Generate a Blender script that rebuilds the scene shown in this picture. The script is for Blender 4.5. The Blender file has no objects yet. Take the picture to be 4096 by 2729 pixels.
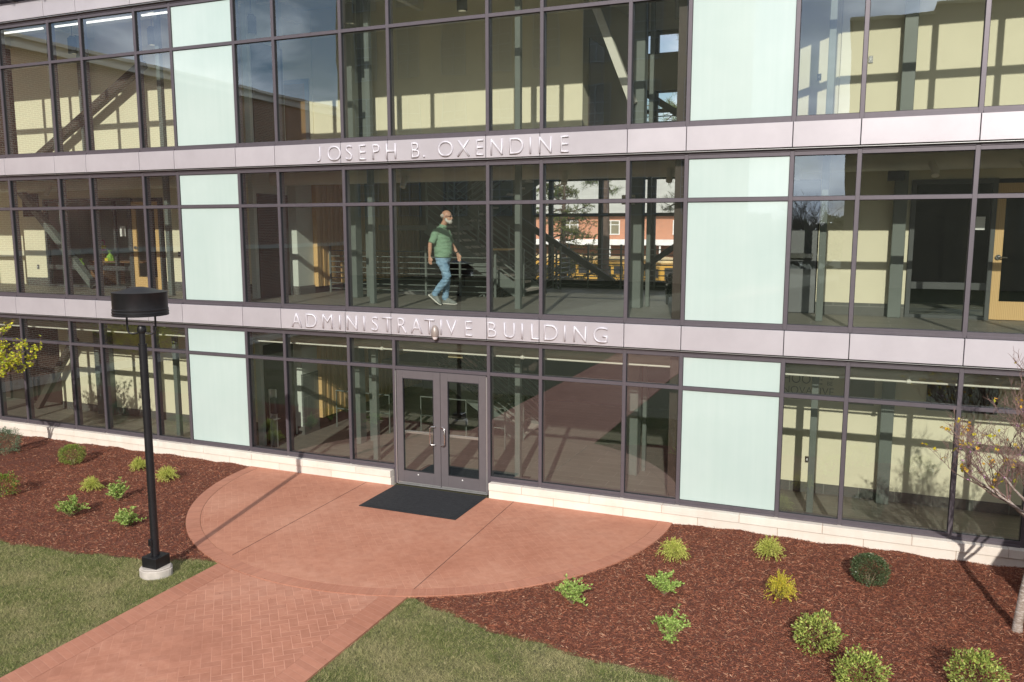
import bpy, bmesh, math, random
import numpy as np
from mathutils import Vector, Matrix, noise
SC = bpy.context.scene
COL = SC.collection
R = math.radians
PI = math.pi

# ------------------------------------------------------------------ camera
CAM_LOC = Vector((0.0, -13.694, 4.9866))
yaw, pitch, roll = R(-22.379), R(7.788), R(-0.035)
fw = Vector((math.sin(yaw), math.cos(yaw), 0)); rt = Vector((math.cos(yaw), -math.sin(yaw), 0))
F_ = fw * math.cos(pitch) + Vector((0, 0, -math.sin(pitch)))
U_ = Vector((0, 0, math.cos(pitch))) + fw * math.sin(pitch)
cd = bpy.data.cameras.new('camera'); cam = bpy.data.objects.new('camera', cd); COL.objects.link(cam)
cd.sensor_width = 36; cd.lens = 3303.8 / 4096 * 36; cd.clip_end = 3000; cd.clip_start = 0.1
cr, sr = math.cos(roll), math.sin(roll)
X_ = (rt * cr + U_ * sr); Y_ = (U_ * cr - rt * sr)
m = Matrix((X_, Y_, -F_)).transposed().to_4x4(); m.translation = CAM_LOC
cam.matrix_world = m
SC.camera = cam

# ------------------------------------------------------------------ light
EL = 26.65; AZ = 13.0       # light travels (-sin13, cos13) on the ground
sund = Vector((math.sin(R(AZ)) * math.cos(R(EL)), -math.cos(R(AZ)) * math.cos(R(EL)), math.sin(R(EL))))
sl = bpy.data.lights.new('sun', 'SUN'); sl.energy = 4.2; sl.angle = R(0.53); sl.color = (1.0, 0.945, 0.875)
so = bpy.data.objects.new('sun', sl); COL.objects.link(so)
so.rotation_euler = sund.to_track_quat('Z', 'Y').to_euler()
W = bpy.data.worlds.new('World'); SC.world = W; W.use_nodes = True
wn, wl = W.node_tree.nodes, W.node_tree.links
bg = wn['Background']
sky = wn.new('ShaderNodeTexSky'); sky.sky_type = 'NISHITA'; sky.sun_disc = False
sky.sun_elevation = R(EL); sky.sun_rotation = R(180 - AZ); sky.air_density = 1.0; sky.dust_density = 0.6
tc = wn.new('ShaderNodeTexCoord'); mp = wn.new('ShaderNodeMapping'); mp.inputs['Scale'].default_value = (1.0, 1.0, 2.6)
wl.new(tc.outputs['Generated'], mp.inputs['Vector'])
cn = wn.new('ShaderNodeTexNoise'); cn.inputs['Scale'].default_value = 3.1; cn.inputs['Detail'].default_value = 7; cn.inputs['Roughness'].default_value = 0.55
cn.inputs['Distortion'].default_value = 0.4
wl.new(mp.outputs['Vector'], cn.inputs['Vector'])
cr_ = wn.new('ShaderNodeValToRGB'); cr_.color_ramp.elements[0].position = 0.43; cr_.color_ramp.elements[1].position = 0.57
wl.new(cn.outputs['Fac'], cr_.inputs['Fac'])
cn2 = wn.new('ShaderNodeTexNoise'); cn2.inputs['Scale'].default_value = 5; cn2.inputs['Detail'].default_value = 5
wl.new(mp.outputs['Vector'], cn2.inputs['Vector'])
cc = wn.new('ShaderNodeValToRGB'); cc.color_ramp.elements[0].color = (7.0, 7.6, 9.8, 1); cc.color_ramp.elements[1].color = (22, 21.5, 22, 1)
cc.color_ramp.elements[0].position = 0.38; cc.color_ramp.elements[1].position = 0.62
wl.new(cn2.outputs['Fac'], cc.inputs['Fac'])
mx = wn.new('ShaderNodeMix'); mx.data_type = 'RGBA'
wl.new(cr_.outputs['Color'], mx.inputs['Factor']); wl.new(sky.outputs['Color'], mx.inputs['A']); wl.new(cc.outputs['Color'], mx.inputs['B'])
wl.new(mx.outputs['Result'], bg.inputs['Color']); bg.inputs['Strength'].default_value = 0.10
SC.view_settings.view_transform = 'Standard'; SC.view_settings.look = 'None'; SC.view_settings.exposure = 0.07; SC.view_settings.gamma = 1
SC.render.engine = 'CYCLES'
SC.cycles.max_bounces = 8; SC.cycles.transparent_max_bounces = 24; SC.cycles.diffuse_bounces = 4; SC.cycles.glossy_bounces = 4
SC.cycles.caustics_reflective = False; SC.cycles.caustics_refractive = False

# ------------------------------------------------------------------ helpers
def tag(o, label=None, cat=None, group=None, kind=None):
    if label: o['label'] = label
    if cat: o['category'] = cat
    if group: o['group'] = group
    if kind: o['kind'] = kind
    return o

def empty(name, loc=(0, 0, 0), rz=0.0, label=None, cat=None, group=None):
    o = bpy.data.objects.new(name, None); o.location = loc; o.rotation_euler = (0, 0, rz); o.empty_display_size = .2
    COL.objects.link(o); return tag(o, label, cat, group)

class MB:
    def __init__(s): s.bm = bmesh.new()
    def box(s, x0, x1, y0, y1, z0, z1, mi=0):
        v = [s.bm.verts.new(p) for p in ((x0,y0,z0),(x1,y0,z0),(x1,y1,z0),(x0,y1,z0),(x0,y0,z1),(x1,y0,z1),(x1,y1,z1),(x0,y1,z1))]
        for f in ((0,3,2,1),(4,5,6,7),(0,1,5,4),(1,2,6,5),(2,3,7,6),(3,0,4,7)):
            s.bm.faces.new([v[i] for i in f]).material_index = mi
        return s
    def bar(s, a, b, w, h, up=(0, 0, 1), mi=0):
        a, b = Vector(a), Vector(b); d = (b - a).normalized(); u = Vector(up)
        sd = d.cross(u)
        if sd.length < 1e-4: sd = d.cross(Vector((0, 1, 0)))
        sd.normalize(); u = sd.cross(d).normalized()
        q = []
        for p in (a, b):
            for i, j in ((-1,-1),(1,-1),(1,1),(-1,1)): q.append(s.bm.verts.new(p + sd * (w/2*i) + u * (h/2*j)))
        for f in ((0,1,2,3),(7,6,5,4),(0,4,5,1),(1,5,6,2),(2,6,7,3),(3,7,4,0)):
            s.bm.faces.new([q[i] for i in f]).material_index = mi
        return s
    def tube(s, pts, rad, n=10, mi=0, cap=True):
        pts = [Vector(p) for p in pts]
        if not hasattr(rad, '__len__'): rad = [rad] * len(pts)
        prev = None; side = None
        for i, p in enumerate(pts):
            t = ((pts[min(i+1, len(pts)-1)] - pts[max(i-1, 0)])).normalized()
            if side is None:
                side = t.cross(Vector((0.13, 0.21, 1)))
                if side.length < .1: side = t.cross(Vector((1, 0, 0)))
            side = (side - t * side.dot(t)).normalized(); up = t.cross(side)
            ring = [s.bm.verts.new(p + (side * math.cos(2*PI*k/n) + up * math.sin(2*PI*k/n)) * rad[i]) for k in range(n)]
            if prev:
                for k in range(n):
                    s.bm.faces.new((prev[k], prev[(k+1) % n], ring[(k+1) % n], ring[k])).material_index = mi
            elif cap: s.bm.faces.new(ring[::-1]).material_index = mi
            prev = ring
        if cap: s.bm.faces.new(prev).material_index = mi
        return s
    def lathe(s, prof, cx=0, cy=0, n=32, mi=0, axis='z', c=(0, 0, 0)):
        rings = []
        for r, z in prof:
            if r < 1e-5: rings.append([s.bm.verts.new((cx, cy, z))])
            else: rings.append([s.bm.verts.new((cx + r*math.cos(2*PI*k/n), cy + r*math.sin(2*PI*k/n), z)) for k in range(n)])
        for a, b in zip(rings, rings[1:]):
            for k in range(n):
                k2 = (k+1) % n
                if len(a) == 1 and len(b) == 1: continue
                if len(a) == 1: f = (a[0], b[k], b[k2])
                elif len(b) == 1: f = (a[k], a[k2], b[0])
                else: f = (a[k], a[k2], b[k2], b[k])
                s.bm.faces.new(f).material_index = mi
        return s
    def ell(s, c, r, n=16, mi=0, rot=None):
        res = bmesh.ops.create_uvsphere(s.bm, u_segments=n, v_segments=max(6, n//2+2), radius=1)
        M = Matrix.Translation(c) @ (rot.to_4x4() if rot else Matrix()) @ Matrix.Diagonal((r[0], r[1], r[2], 1))
        bmesh.ops.transform(s.bm, matrix=M, verts=res['verts'])
        for v in res['verts']:
            for f in v.link_faces: f.material_index = mi
        return s
    def poly(s, pts, z0, z1, mi=0):
        a = [s.bm.verts.new((p[0], p[1], z0)) for p in pts]; b = [s.bm.verts.new((p[0], p[1], z1)) for p in pts]
        s.bm.faces.new(a[::-1]).material_index = mi; s.bm.faces.new(b).material_index = mi
        for i in range(len(pts)):
            j = (i+1) % len(pts); s.bm.faces.new((a[i], a[j], b[j], b[i])).material_index = mi
        return s
    def build(s, name, mats, parent=None, smooth=False, bevel=0, loc=None, label=None, kind=None):
        bmesh.ops.recalc_face_normals(s.bm, faces=s.bm.faces)
        me = bpy.data.meshes.new(name); s.bm.to_mesh(me); s.bm.free()
        if not isinstance(mats, (list, tuple)): mats = [mats]
        for m_ in mats: me.materials.append(m_)
        if smooth:
            me.polygons.foreach_set('use_smooth', [True] * len(me.polygons))
            try: me.set_sharp_from_angle(angle=R(40))
            except Exception: pass
        o = bpy.data.objects.new(name, me); COL.objects.link(o)
        if parent: o.parent = parent
        if loc: o.location = loc
        if bevel:
            b = o.modifiers.new('b', 'BEVEL'); b.width = bevel; b.segments = 1; b.limit_method = 'ANGLE'; b.angle_limit = R(50)
        return tag(o, label, kind=kind)

def npmesh(name, V, Fs, mats, parent=None, mi=None, kind=None, smooth=False):
    V = np.asarray(V, np.float32).reshape(-1, 3); Fs = np.asarray(Fs, np.int32)
    me = bpy.data.meshes.new(name); k = Fs.shape[1]
    me.vertices.add(len(V)); me.vertices.foreach_set('co', V.ravel())
    me.loops.add(Fs.size); me.loops.foreach_set('vertex_index', Fs.ravel())
    me.polygons.add(len(Fs)); me.polygons.foreach_set('loop_start', np.arange(len(Fs), dtype=np.int32) * k)
    me.polygons.foreach_set('loop_total', np.full(len(Fs), k, np.int32))
    if mi is not None: me.polygons.foreach_set('material_index', np.asarray(mi, np.int32))
    if smooth: me.polygons.foreach_set('use_smooth', np.ones(len(Fs), bool))
    me.update(calc_edges=True); me.validate()
    for m_ in (mats if isinstance(mats, (list, tuple)) else [mats]): me.materials.append(m_)
    o = bpy.data.objects.new(name, me); COL.objects.link(o)
    if parent: o.parent = parent
    return tag(o, kind=kind)

def quad(name, mat, parent, x0, x1, y, z0, z1):
    return npmesh(name, [(x0, y, z0), (x1, y, z0), (x1, y, z1), (x0, y, z1)], [(0, 1, 2, 3)], mat, parent)

class NT:
    def __init__(s, name):
        s.m = bpy.data.materials.new(name); s.m.use_nodes = True; s.n = s.m.node_tree.nodes; s.l = s.m.node_tree.links
        s.b = s.n['Principled BSDF']; s._tc = None
    def add(s, t, **kw):
        nd = s.n.new(t)
        for k, v in kw.items(): setattr(nd, k, v)
        return nd
    def inp(s, nd, key, v):
        if hasattr(v, 'is_output') or isinstance(v, bpy.types.NodeSocket): s.l.new(v, nd.inputs[key])
        else: nd.inputs[key].default_value = v
    def math(s, op, a, b=None, c=None):
        nd = s.add('ShaderNodeMath', operation=op); s.inp(nd, 0, a)
        if b is not None: s.inp(nd, 1, b)
        if c is not None: s.inp(nd, 2, c)
        return nd.outputs[0]
    def obj(s):
        if not s._tc: s._tc = s.add('ShaderNodeTexCoord')
        return s._tc.outputs['Object']
    def noise(s, scale, detail=4, rough=.5, vec=None, dist=0):
        nd = s.add('ShaderNodeTexNoise'); s.inp(nd, 'Vector', vec if vec is not None else s.obj())
        nd.inputs['Scale'].default_value = scale; nd.inputs['Detail'].default_value = detail; nd.inputs['Roughness'].default_value = rough; nd.inputs['Distortion'].default_value = dist
        return nd.outputs['Fac']
    def ramp(s, fac, stops):
        nd = s.add('ShaderNodeValToRGB'); e = nd.color_ramp.elements
        while len(e) < len(stops): e.new(.5)
        for i, (p, c) in enumerate(stops):
            e[i].position = p; e[i].color = (*c, 1) if hasattr(c, '__len__') else (c, c, c, 1)
        s.l.new(fac, nd.inputs['Fac']); return nd.outputs['Color']
    def mix(s, f, a, b, bt='MIX'):
        nd = s.add('ShaderNodeMix', data_type='RGBA', blend_type=bt)
        for k, v in (('Factor', f), ('A', a), ('B', b)):
            if isinstance(v, tuple) and len(v) == 3: v = (*v, 1)
            s.inp(nd, k, v)
        return nd.outputs['Result']
    def base(s, v): s.inp(s.b, 'Base Color', (*v, 1) if isinstance(v, tuple) and len(v) == 3 else v); return s
    def bump(s, h, strength=.3, dist=.01):
        nd = s.add('ShaderNodeBump'); s.l.new(h, nd.inputs['Height']); nd.inputs['Strength'].default_value = strength; nd.inputs['Distance'].default_value = dist
        s.l.new(nd.outputs[0], s.b.inputs['Normal']); return s
    def set(s, **kw):
        for k, v in kw.items(): s.b.inputs[k.replace('_', ' ')].default_value = v
        return s
    def mapped(s, loc=(0,0,0), rot=(0,0,0), sc=(1,1,1)):
        nd = s.add('ShaderNodeMapping'); s.l.new(s.obj(), nd.inputs['Vector'])
        nd.inputs['Location'].default_value = loc; nd.inputs['Rotation'].default_value = rot; nd.inputs['Scale'].default_value = sc
        return nd.outputs[0]
    def comb(s, x, y, z=0.0):
        nd = s.add('ShaderNodeCombineXYZ'); s.inp(nd, 0, x); s.inp(nd, 1, y); s.inp(nd, 2, z); return nd.outputs[0]
    def sep(s, v=None):
        nd = s.add('ShaderNodeSeparateXYZ'); s.l.new(v if v is not None else s.obj(), nd.inputs[0]); return nd.outputs

def plain(name, col, rough=.6, metal=0, var=.12, vs=3.0, bump=0, bs=60, spec=None, coat=0):
    t = NT(name)
    c1 = tuple(min(1, c*(1-var)) for c in col); c2 = tuple(min(1, c*(1+var)) for c in col)
    t.base(t.ramp(t.noise(vs, 5, .6), [(.3, c1), (.7, c2)])); t.set(Roughness=rough, Metallic=metal)
    if bump: t.bump(t.noise(bs, 3, .6), bump, .004)
    if spec is not None: t.set(Specular_IOR_Level=spec)
    if coat: t.set(Coat_Weight=coat, Coat_Roughness=.04)
    return t.m

def islandmat(name, stops, rough=.6, trans=0.0):
    t = NT(name); g = t.add('ShaderNodeNewGeometry')
    c = t.ramp(g.outputs['Random Per Island'], stops); t.base(c); t.set(Roughness=rough, Specular_IOR_Level=.3)
    if trans:
        tr = t.add('ShaderNodeBsdfTranslucent'); t.l.new(c, tr.inputs['Color'])
        mxs = t.add('ShaderNodeMixShader'); mxs.inputs[0].default_value = trans
        t.l.new(t.b.outputs[0], mxs.inputs[1]); t.l.new(tr.outputs[0], mxs.inputs[2])
        t.l.new(mxs.outputs[0], t.n['Material Output'].inputs['Surface'])
    return t.m

# ------------------------------------------------------------------ materials
M = {}
M['frame'] = plain('anodized_frame', (.118, .103, .117), .42, .35, .06, 8)
M['framedark'] = plain('dark_gasket', (.012, .012, .014), .7)
t = NT('spandrel_metal')
t.base(t.ramp(t.noise(1.3, 6, .62), [(.3, (.45, .420, .445)), (.7, (.515, .485, .51))])); t.set(Roughness=.42, Metallic=.25)
def pervar(t, amt):
    src = t.b.inputs['Base Color'].links[0].from_socket; oi = t.add('ShaderNodeObjectInfo')
    v = t.math('ADD', t.math('MULTIPLY', oi.outputs['Random'], amt), 1 - amt*.5)
    hs = t.add('ShaderNodeHueSaturation'); t.l.new(src, hs.inputs['Color']); t.l.new(v, hs.inputs['Value']); t.l.new(hs.outputs['Color'], t.b.inputs['Base Color'])
pervar(t, .07)
t.bump(t.noise(90, 3, .6), .12, .002); M['spandrel'] = t.m
M['letter'] = plain('satin_letter', (.58, .56, .60), .5, .1, .04, 10)
t = NT('limestone')
g = t.math('ADD', t.math('MULTIPLY', t.noise(2.2, 7, .65), .7), t.math('MULTIPLY', t.noise(1.5, 6, .7, t.mapped(sc=(5, 1, .5))), .3)); t.base(t.ramp(g, [(.25, (.60, .53, .45)), (.5, (.68, .62, .54)), (.75, (.73, .68, .61))]))
t.set(Roughness=.85); pervar(t, .12); t.bump(t.noise(45, 6, .7), .35, .006); M['stone'] = t.m
M['mortar'] = plain('stone_joint', (.42, .30, .21), .9)
def glass(name, tint, ior=2.0, add=0.0):
    t = NT(name); t.n.remove(t.b)
    tr = t.add('ShaderNodeBsdfTransparent'); tr.inputs['Color'].default_value = (*tint, 1)
    gl = t.add('ShaderNodeBsdfGlossy'); gl.inputs['Roughness'].default_value = 0.0; gl.inputs['Color'].default_value = (.74, .88, .97, 1)
    fr = t.add('ShaderNodeFresnel'); ge = t.add('ShaderNodeNewGeometry')
    t.l.new(t.math('ADD', t.math('MULTIPLY', ge.outputs['Backfacing'], 1/ior - ior), ior), fr.inputs['IOR'])
    oi = t.add('ShaderNodeObjectInfo')
    mpn = t.add('ShaderNodeVectorMath', operation='ADD'); t.l.new(t.obj(), mpn.inputs[0])
    cx = t.add('ShaderNodeVectorMath', operation='SCALE'); cx.inputs[0].default_value = (31, 17, 23); t.l.new(oi.outputs['Random'], cx.inputs['Scale'])
    t.l.new(cx.outputs[0], mpn.inputs[1])
    nz = t.noise(1.1, 1.5, .4, mpn.outputs[0])
    bp = t.add('ShaderNodeBump'); bp.inputs['Strength'].default_value = 1; bp.inputs['Distance'].default_value = .0013; t.l.new(nz, bp.inputs['Height'])
    t.l.new(bp.outputs[0], gl.inputs['Normal'])
    mxs = t.add('ShaderNodeMixShader'); t.l.new(t.math('ADD', fr.outputs[0], add), mxs.inputs[0]); t.l.new(tr.outputs[0], mxs.inputs[1]); t.l.new(gl.outputs[0], mxs.inputs[2])
    t.l.new(mxs.outputs[0], t.n['Material Output'].inputs['Surface']); return t.m
M['glass'] = glass('window_glass', (.94, .975, .925), 2.15, .08)
M['clear'] = glass('clear_glass', (.9, .93, .91), 1.45)
t = NT('frosted_glass'); t.base(t.ramp(t.math('ADD', t.math('MULTIPLY', t.noise(.6, 4, .6), .7), t.math('MULTIPLY', t.noise(1.2, 5, .6, t.mapped(sc=(9, 1, .35))), .3)), [(.3, (.42, .53, .495)), (.7, (.49, .59, .555))])); t.set(Roughness=.55, Coat_Weight=.9, Coat_Roughness=.0, Coat_IOR=1.75)
M['frost'] = t.m
M['door'] = plain('painted_door_metal', (.125, .112, .118), .45, .15, .05, 6, .08, 200)
M['steel'] = plain('stainless_steel', (.62, .61, .60), .22, 1, .04)
M['alu'] = plain('mill_aluminium', (.58, .58, .57), .38, .8, .05)
M['black'] = plain('black_powder_coat', (.012, .012, .014), .42, .2, .2, 6, .15, 260)
M['concrete'] = plain('pale_concrete', (.47, .43, .38), .9, 0, .14, 9, .5, 70)
t = NT('rubber_mat'); s3 = t.mapped(rot=(0, 0, R(45)), sc=(1, 1, 1))
wv = t.add('ShaderNodeTexWave'); wv.inputs['Scale'].default_value = 9; wv.bands_direction = 'X'; t.l.new(s3, wv.inputs['Vector'])
ch = t.add('ShaderNodeTexChecker'); ch.inputs['Scale'].default_value = 14; t.l.new(t.obj(), ch.inputs['Vector'])
t.base(t.ramp(t.noise(12, 6, .7), [(.35, (.008, .009, .011)), (.75, (.022, .023, .026))])); t.set(Roughness=.8)
t.bump(t.math('ADD', wv.outputs['Fac'], t.math('MULTIPLY', ch.outputs['Fac'], 1.2)), .9, .006); M['mat'] = t.m

# stamped herringbone concrete
def herring(name, c1, c2, c3, k_=1.0):
    t = NT(name)
    s = t.sep(t.mapped(rot=(0, 0, R(-45 + 4)), sc=(8.7, 8.7, 8.7)))
    x, y = s[0], s[1]
    nz = t.math('MULTIPLY', t.math('SUBTRACT', t.noise(1.6, 2), .5), .10)
    x = t.math('ADD', x, nz); y = t.math('ADD', y, nz)
    i, j = t.math('FLOOR', x), t.math('FLOOR', y); fx, fy = t.math('FRACT', x), t.math('FRACT', y)
    k = t.math('FLOORED_MODULO', t.math('SUBTRACT', i, j), 4.0)
    def isk(v): return t.math('COMPARE', k, float(v), .5)
    L = t.math('ADD', fx, isk(1)); Rr = t.math('ADD', t.math('SUBTRACT', 1.0, fx), isk(0))
    Bt = t.math('ADD', fy, isk(2)); T = t.math('ADD', t.math('SUBTRACT', 1.0, fy), isk(3))
    d = t.math('MINIMUM', t.math('MINIMUM', L, Rr), t.math('MINIMUM', Bt, T))
    # brick id -> tone
    wi = t.add('ShaderNodeTexWhiteNoise'); wi.noise_dimensions = '2D'
    ii = t.math('SUBTRACT', i, isk(1)); jj = t.math('SUBTRACT', j, isk(2)); t.l.new(t.comb(ii, jj), wi.inputs['Vector'])
    big = t.noise(.55, 4, .6); med = t.noise(7, 6, .65)
    col = t.ramp(t.math('ADD', t.math('MULTIPLY', big, .6), t.math('MULTIPLY', med, .4)), [(.38, c1), (.5, c2), (.62, c3)])
    col = t.mix(t.math('MULTIPLY', wi.outputs['Value'], .24*k_), col, (.24, .10, .065))
    fade = t.ramp(t.noise(.45, 3, .5), [(.40, .15), (.62, .95)])     # stamping fades in places
    line = t.math('MULTIPLY', t.ramp(d, [(.02, 1.0), (.06, 0.0)]), fade)
    col = t.mix(t.math('MULTIPLY', line, .45*k_), col, (.74, .40, .28))
    t.base(col); t.set(Roughness=.75)
    t.bump(t.math('ADD', t.math('MULTIPLY', t.math('SUBTRACT', 1.0, line), 1.0), t.math('MULTIPLY', t.noise(60, 5, .7), .35)), .55, .004)
    return t.m
M['herring'] = herring('stamped_red_concrete', (.395, .165, .100), (.47, .21, .132), (.54, .272, .182))
M['herringp'] = herring('worn_stamped_red_concrete', (.41, .168, .100), (.475, .212, .132), (.54, .268, .176), .6)
def soldier(name, mode):
    t = NT(name); s = t.sep()
    if mode == 'ring':
        dx = t.math('ADD', s[0], 7.096); dy = t.math('ADD', s[1], .189)
        a = t.math('MULTIPLY', t.math('ARCTAN2', dy, dx), 4.47 / .105)
    elif mode == 'y': a = t.math('ADD', t.math('MULTIPLY', s[1], 1/.105), t.math('MULTIPLY', s[0], 3.2))
    else: a = t.math('MULTIPLY', s[0], 1/.105)
    f = t.math('FRACT', a); d = t.math('MINIMUM', f, t.math('SUBTRACT', 1.0, f))
    wi = t.add('ShaderNodeTexWhiteNoise'); wi.noise_dimensions = '1D'; t.l.new(t.math('FLOOR', a), wi.inputs['W'])
    col = t.ramp(t.math('ADD', t.math('MULTIPLY', t.noise(.7, 4), .6), t.math('MULTIPLY', t.noise(8, 6, .65), .4)), [(.38, (.40, .165, .100)), (.62, (.50, .226, .145))])
    col = t.mix(t.math('MULTIPLY', wi.outputs['Value'], .24), col, (.24, .10, .065))
    line = t.math('MULTIPLY', t.ramp(d, [(.03, 1.0), (.08, 0.0)]), .55)
    t.base(t.mix(t.math('MULTIPLY', line, .6), col, (.50, .26, .18))); t.set(Roughness=.75)
    t.bump(t.math('ADD', t.math('SUBTRACT', 1.0, line), t.math('MULTIPLY', t.noise(60, 5, .7), .35)), .5, .004); return t.m
M['ring'] = soldier('stamped_border_ring', 'ring'); M['sol_y'] = soldier('stamped_border_path', 'y')

t = NT('mulch_soil'); t.base(t.ramp(t.noise(30, 8, .8), [(.3, (.075, .026, .016)), (.55, (.16, .052, .031)), (.75, (.25, .09, .055))])); t.set(Roughness=.95)
t.bump(t.noise(40, 8, .8), 1.0, .03); M['mulch'] = t.m
M['chips'] = islandmat('mulch_chips', [(0, (.07, .024, .014)), (.35, (.19, .059, .031)), (.7, (.305, .100, .053)), (.9, (.41, .17, .095)), (1, (.62, .38, .24))], .85)
t = NT('lawn_soil'); bigv = t.noise(.8, 5, .6)
t.base(t.mix(bigv, t.ramp(t.noise(50, 8, .8), [(.3, (.06, .07, .022)), (.7, (.17, .165, .075))]), t.ramp(t.noise(60, 8, .8), [(.3, (.07, .065, .03)), (.7, (.17, .145, .08))]))); t.set(Roughness=.95)
t.bump(t.noise(60, 8, .8), 1.0, .03); M['lawn'] = t.m
def blades(name, stops):
    t = NT(name); g = t.add('ShaderNodeNewGeometry')
    c = t.ramp(g.outputs['Random Per Island'], stops)
    n1 = t.ramp(t.noise(1.1, 5, .65), [(.44, 0.0), (.64, .7)])
    c = t.mix(n1, c, t.mix(.6, c, (.52, .43, .24))); t.base(c); t.set(Roughness=.6, Specular_IOR_Level=.3)
    return t.m
M['grass'] = blades('grass_blades', [(0, (.05, .08, .015)), (.3, (.11, .15, .032)), (.6, (.21, .235, .07)), (.85, (.36, .335, .14)), (1, (.60, .52, .28))])
M['asphalt'] = plain('asphalt', (.06, .06, .062), .9, 0, .2, 2, .3, 80)

def tile(name, c, mcol, w, h, swap=False, rough=.38, plane='xy', var=.1):
    t = NT(name); s = t.sep()
    a, b = {'xy': (s[0], s[1]), 'xz': (s[0], s[2]), 'yz': (s[1], s[2])}[plane]
    if swap: a, b = b, a
    br = t.add('ShaderNodeTexBrick'); t.l.new(t.comb(a, b), br.inputs['Vector'])
    br.inputs['Scale'].default_value = 1; br.inputs['Brick Width'].default_value = w; br.inputs['Row Height'].default_value = h
    br.inputs['Mortar Size'].default_value = .007; br.inputs['Color1'].default_value = (*[x*(1-var) for x in c], 1); br.inputs['Color2'].default_value = (*[x*(1+var) for x in c], 1)
    br.inputs['Mortar'].default_value = (*mcol, 1)
    t.base(t.mix(.35, br.outputs['Color'], t.ramp(t.noise(5, 6, .7), [(.3, tuple(x*.75 for x in c)), (.7, tuple(x*1.2 for x in c))]))); t.set(Roughness=rough); return t.m
M['tile'] = tile('floor_tile', (.19, .178, .15), (.33, .31, .27), 1.2, .3, rough=.55)
M['tilebase'] = tile('baseboard_tile', (.12, .12, .11), (.26, .26, .23), .6, .6, plane='xz')
M['tilewall'] = tile('grey_wall_tile', (.15, .16, .15), (.3, .3, .27), .6, .5, plane='yz')
def brick(name, c1, c2, mcol, plane='yz', rough=.9):
    t = NT(name); s = t.sep()
    a, b = {'xz': (s[0], s[2]), 'yz': (s[1], s[2])}[plane]
    br = t.add('ShaderNodeTexBrick'); t.l.new(t.comb(a, b), br.inputs['Vector'])
    br.inputs['Scale'].default_value = 1; br.inputs['Brick Width'].default_value = .203; br.inputs['Row Height'].default_value = .0677
    br.inputs['Mortar Size'].default_value = .010; br.inputs['Color1'].default_value = (*c1, 1); br.inputs['Color2'].default_value = (*c2, 1); br.inputs['Bias'].default_value = -.3
    br.inputs['Mortar'].default_value = (*mcol, 1)
    t.base(t.mix(.25, br.outputs['Color'], t.ramp(t.noise(9, 6, .7), [(.3, c2), (.7, c1)]))); t.set(Roughness=rough); return t.m
M['brickwing'] = brick('red_brown_brick', (.36, .11, .065), (.13, .05, .04), (.85, .76, .62))
M['brickfar'] = brick('orange_red_brick', (.52, .19, .095), (.33, .115, .065), (.55, .42, .32), 'xz')
M['beige'] = plain('beige_paint', (.80, .745, .56), .8, 0, .03, 1.2, .08, 120)
M['beigedim'] = plain('pale_green_grey_paint', (.60, .64, .58), .8, 0, .03)
M['ceil'] = plain('ceiling_paint', (.70, .68, .62), .9, 0, .05)
M['darkgrey'] = plain('dark_grey_steel_paint', (.075, .08, .08), .45, .1, .08)
M['greypost'] = plain('grey_green_steel_paint', (.145, .165, .15), .45, .1, .06)
M['braceshaded'] = plain('shade_toned_steel', (.075, .062, .05), .5)  # shade put into the colour of the two unlit-looking left braces
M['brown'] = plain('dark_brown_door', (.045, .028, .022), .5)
M['greydoor'] = plain('grey_metal_door', (.17, .175, .18), .42, .1, .05)
t = NT('maple_veneer'); w = t.add('ShaderNodeTexWave'); w.inputs['Scale'].default_value = 3; w.inputs['Distortion'].default_value = 5; w.inputs['Detail'].default_value = 3
t.l.new(t.mapped(sc=(4, 4, .3)), w.inputs['Vector']); t.base(t.ramp(w.outputs['Fac'], [(.2, (.60, .38, .16)), (.8, (.70, .47, .22))])); t.set(Roughness=.4); M['maple'] = t.m
M['duct'] = plain('painted_duct', (.68, .66, .58), .6, .05, .06)
M['white'] = plain('white_paint', (.80, .80, .78), .5)
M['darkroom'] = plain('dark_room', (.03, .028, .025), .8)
M['darkglass'] = glass('dark_interior_glass', (.35, .37, .36), 1.6)

# ------------------------------------------------------------------ ground
PC = (-7.096, -.189); PR = 4.465
def edge_y(x):
    d = abs(x + 7.0)
    return float(np.interp(d, [0, 1.6, 1.75, 2.2, 2.72, 3.5, 4.5, 5.5, 7, 12, 20], [-4.3, -4.3, -4.33, -4.5, -4.68, -4.82, -4.94, -5.03, -5.12, -5.3, -5.4]))
b = MB(); b.box(-700, 700, -700, 700, -.6, -.035); b.build('lawn', M['lawn'], kind='structure')
# patio
b = MB(); n = 96; ri = 4.235
def arcpts(r, y0=-.12):
    a0 = math.asin((y0 - PC[1]) / r); out = []
    for k in range(n+1):
        a = (PI - a0) + (PI + 2*a0) * k / n
        out.append((PC[0] + r*math.cos(a), PC[1] + r*math.sin(a)))
    return out
b.poly(arcpts(ri - .006), -.2, 0.0, 0)
po, pi_ = arcpts(PR), arcpts(ri)
for k in range(n):
    q = [po[k], po[k+1], pi_[k+1], pi_[k]]
    vs = [b.bm.verts.new((x, y, .001)) for x, y in q] ; b.bm.faces.new(vs).material_index = 1
    vs = [b.bm.verts.new((po[k][0], po[k][1], -.2)), b.bm.verts.new((po[k+1][0], po[k+1][1], -.2)), b.bm.verts.new((po[k+1][0], po[k+1][1], .001)), b.bm.verts.new((po[k][0], po[k][1], .001))]
    b.bm.faces.new(vs).material_index = 1
b.build('patio', [M['herringp'], M['ring']], kind='structure')
b = MB()     # saw-cut control joints
b.bar((-8.61, -4.1, .0016), (-8.70, -.13, .0016), .007, .002); b.bar((-5.43, -4.1, .0016), (-5.55, -.13, .0016), .007, .002)
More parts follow.
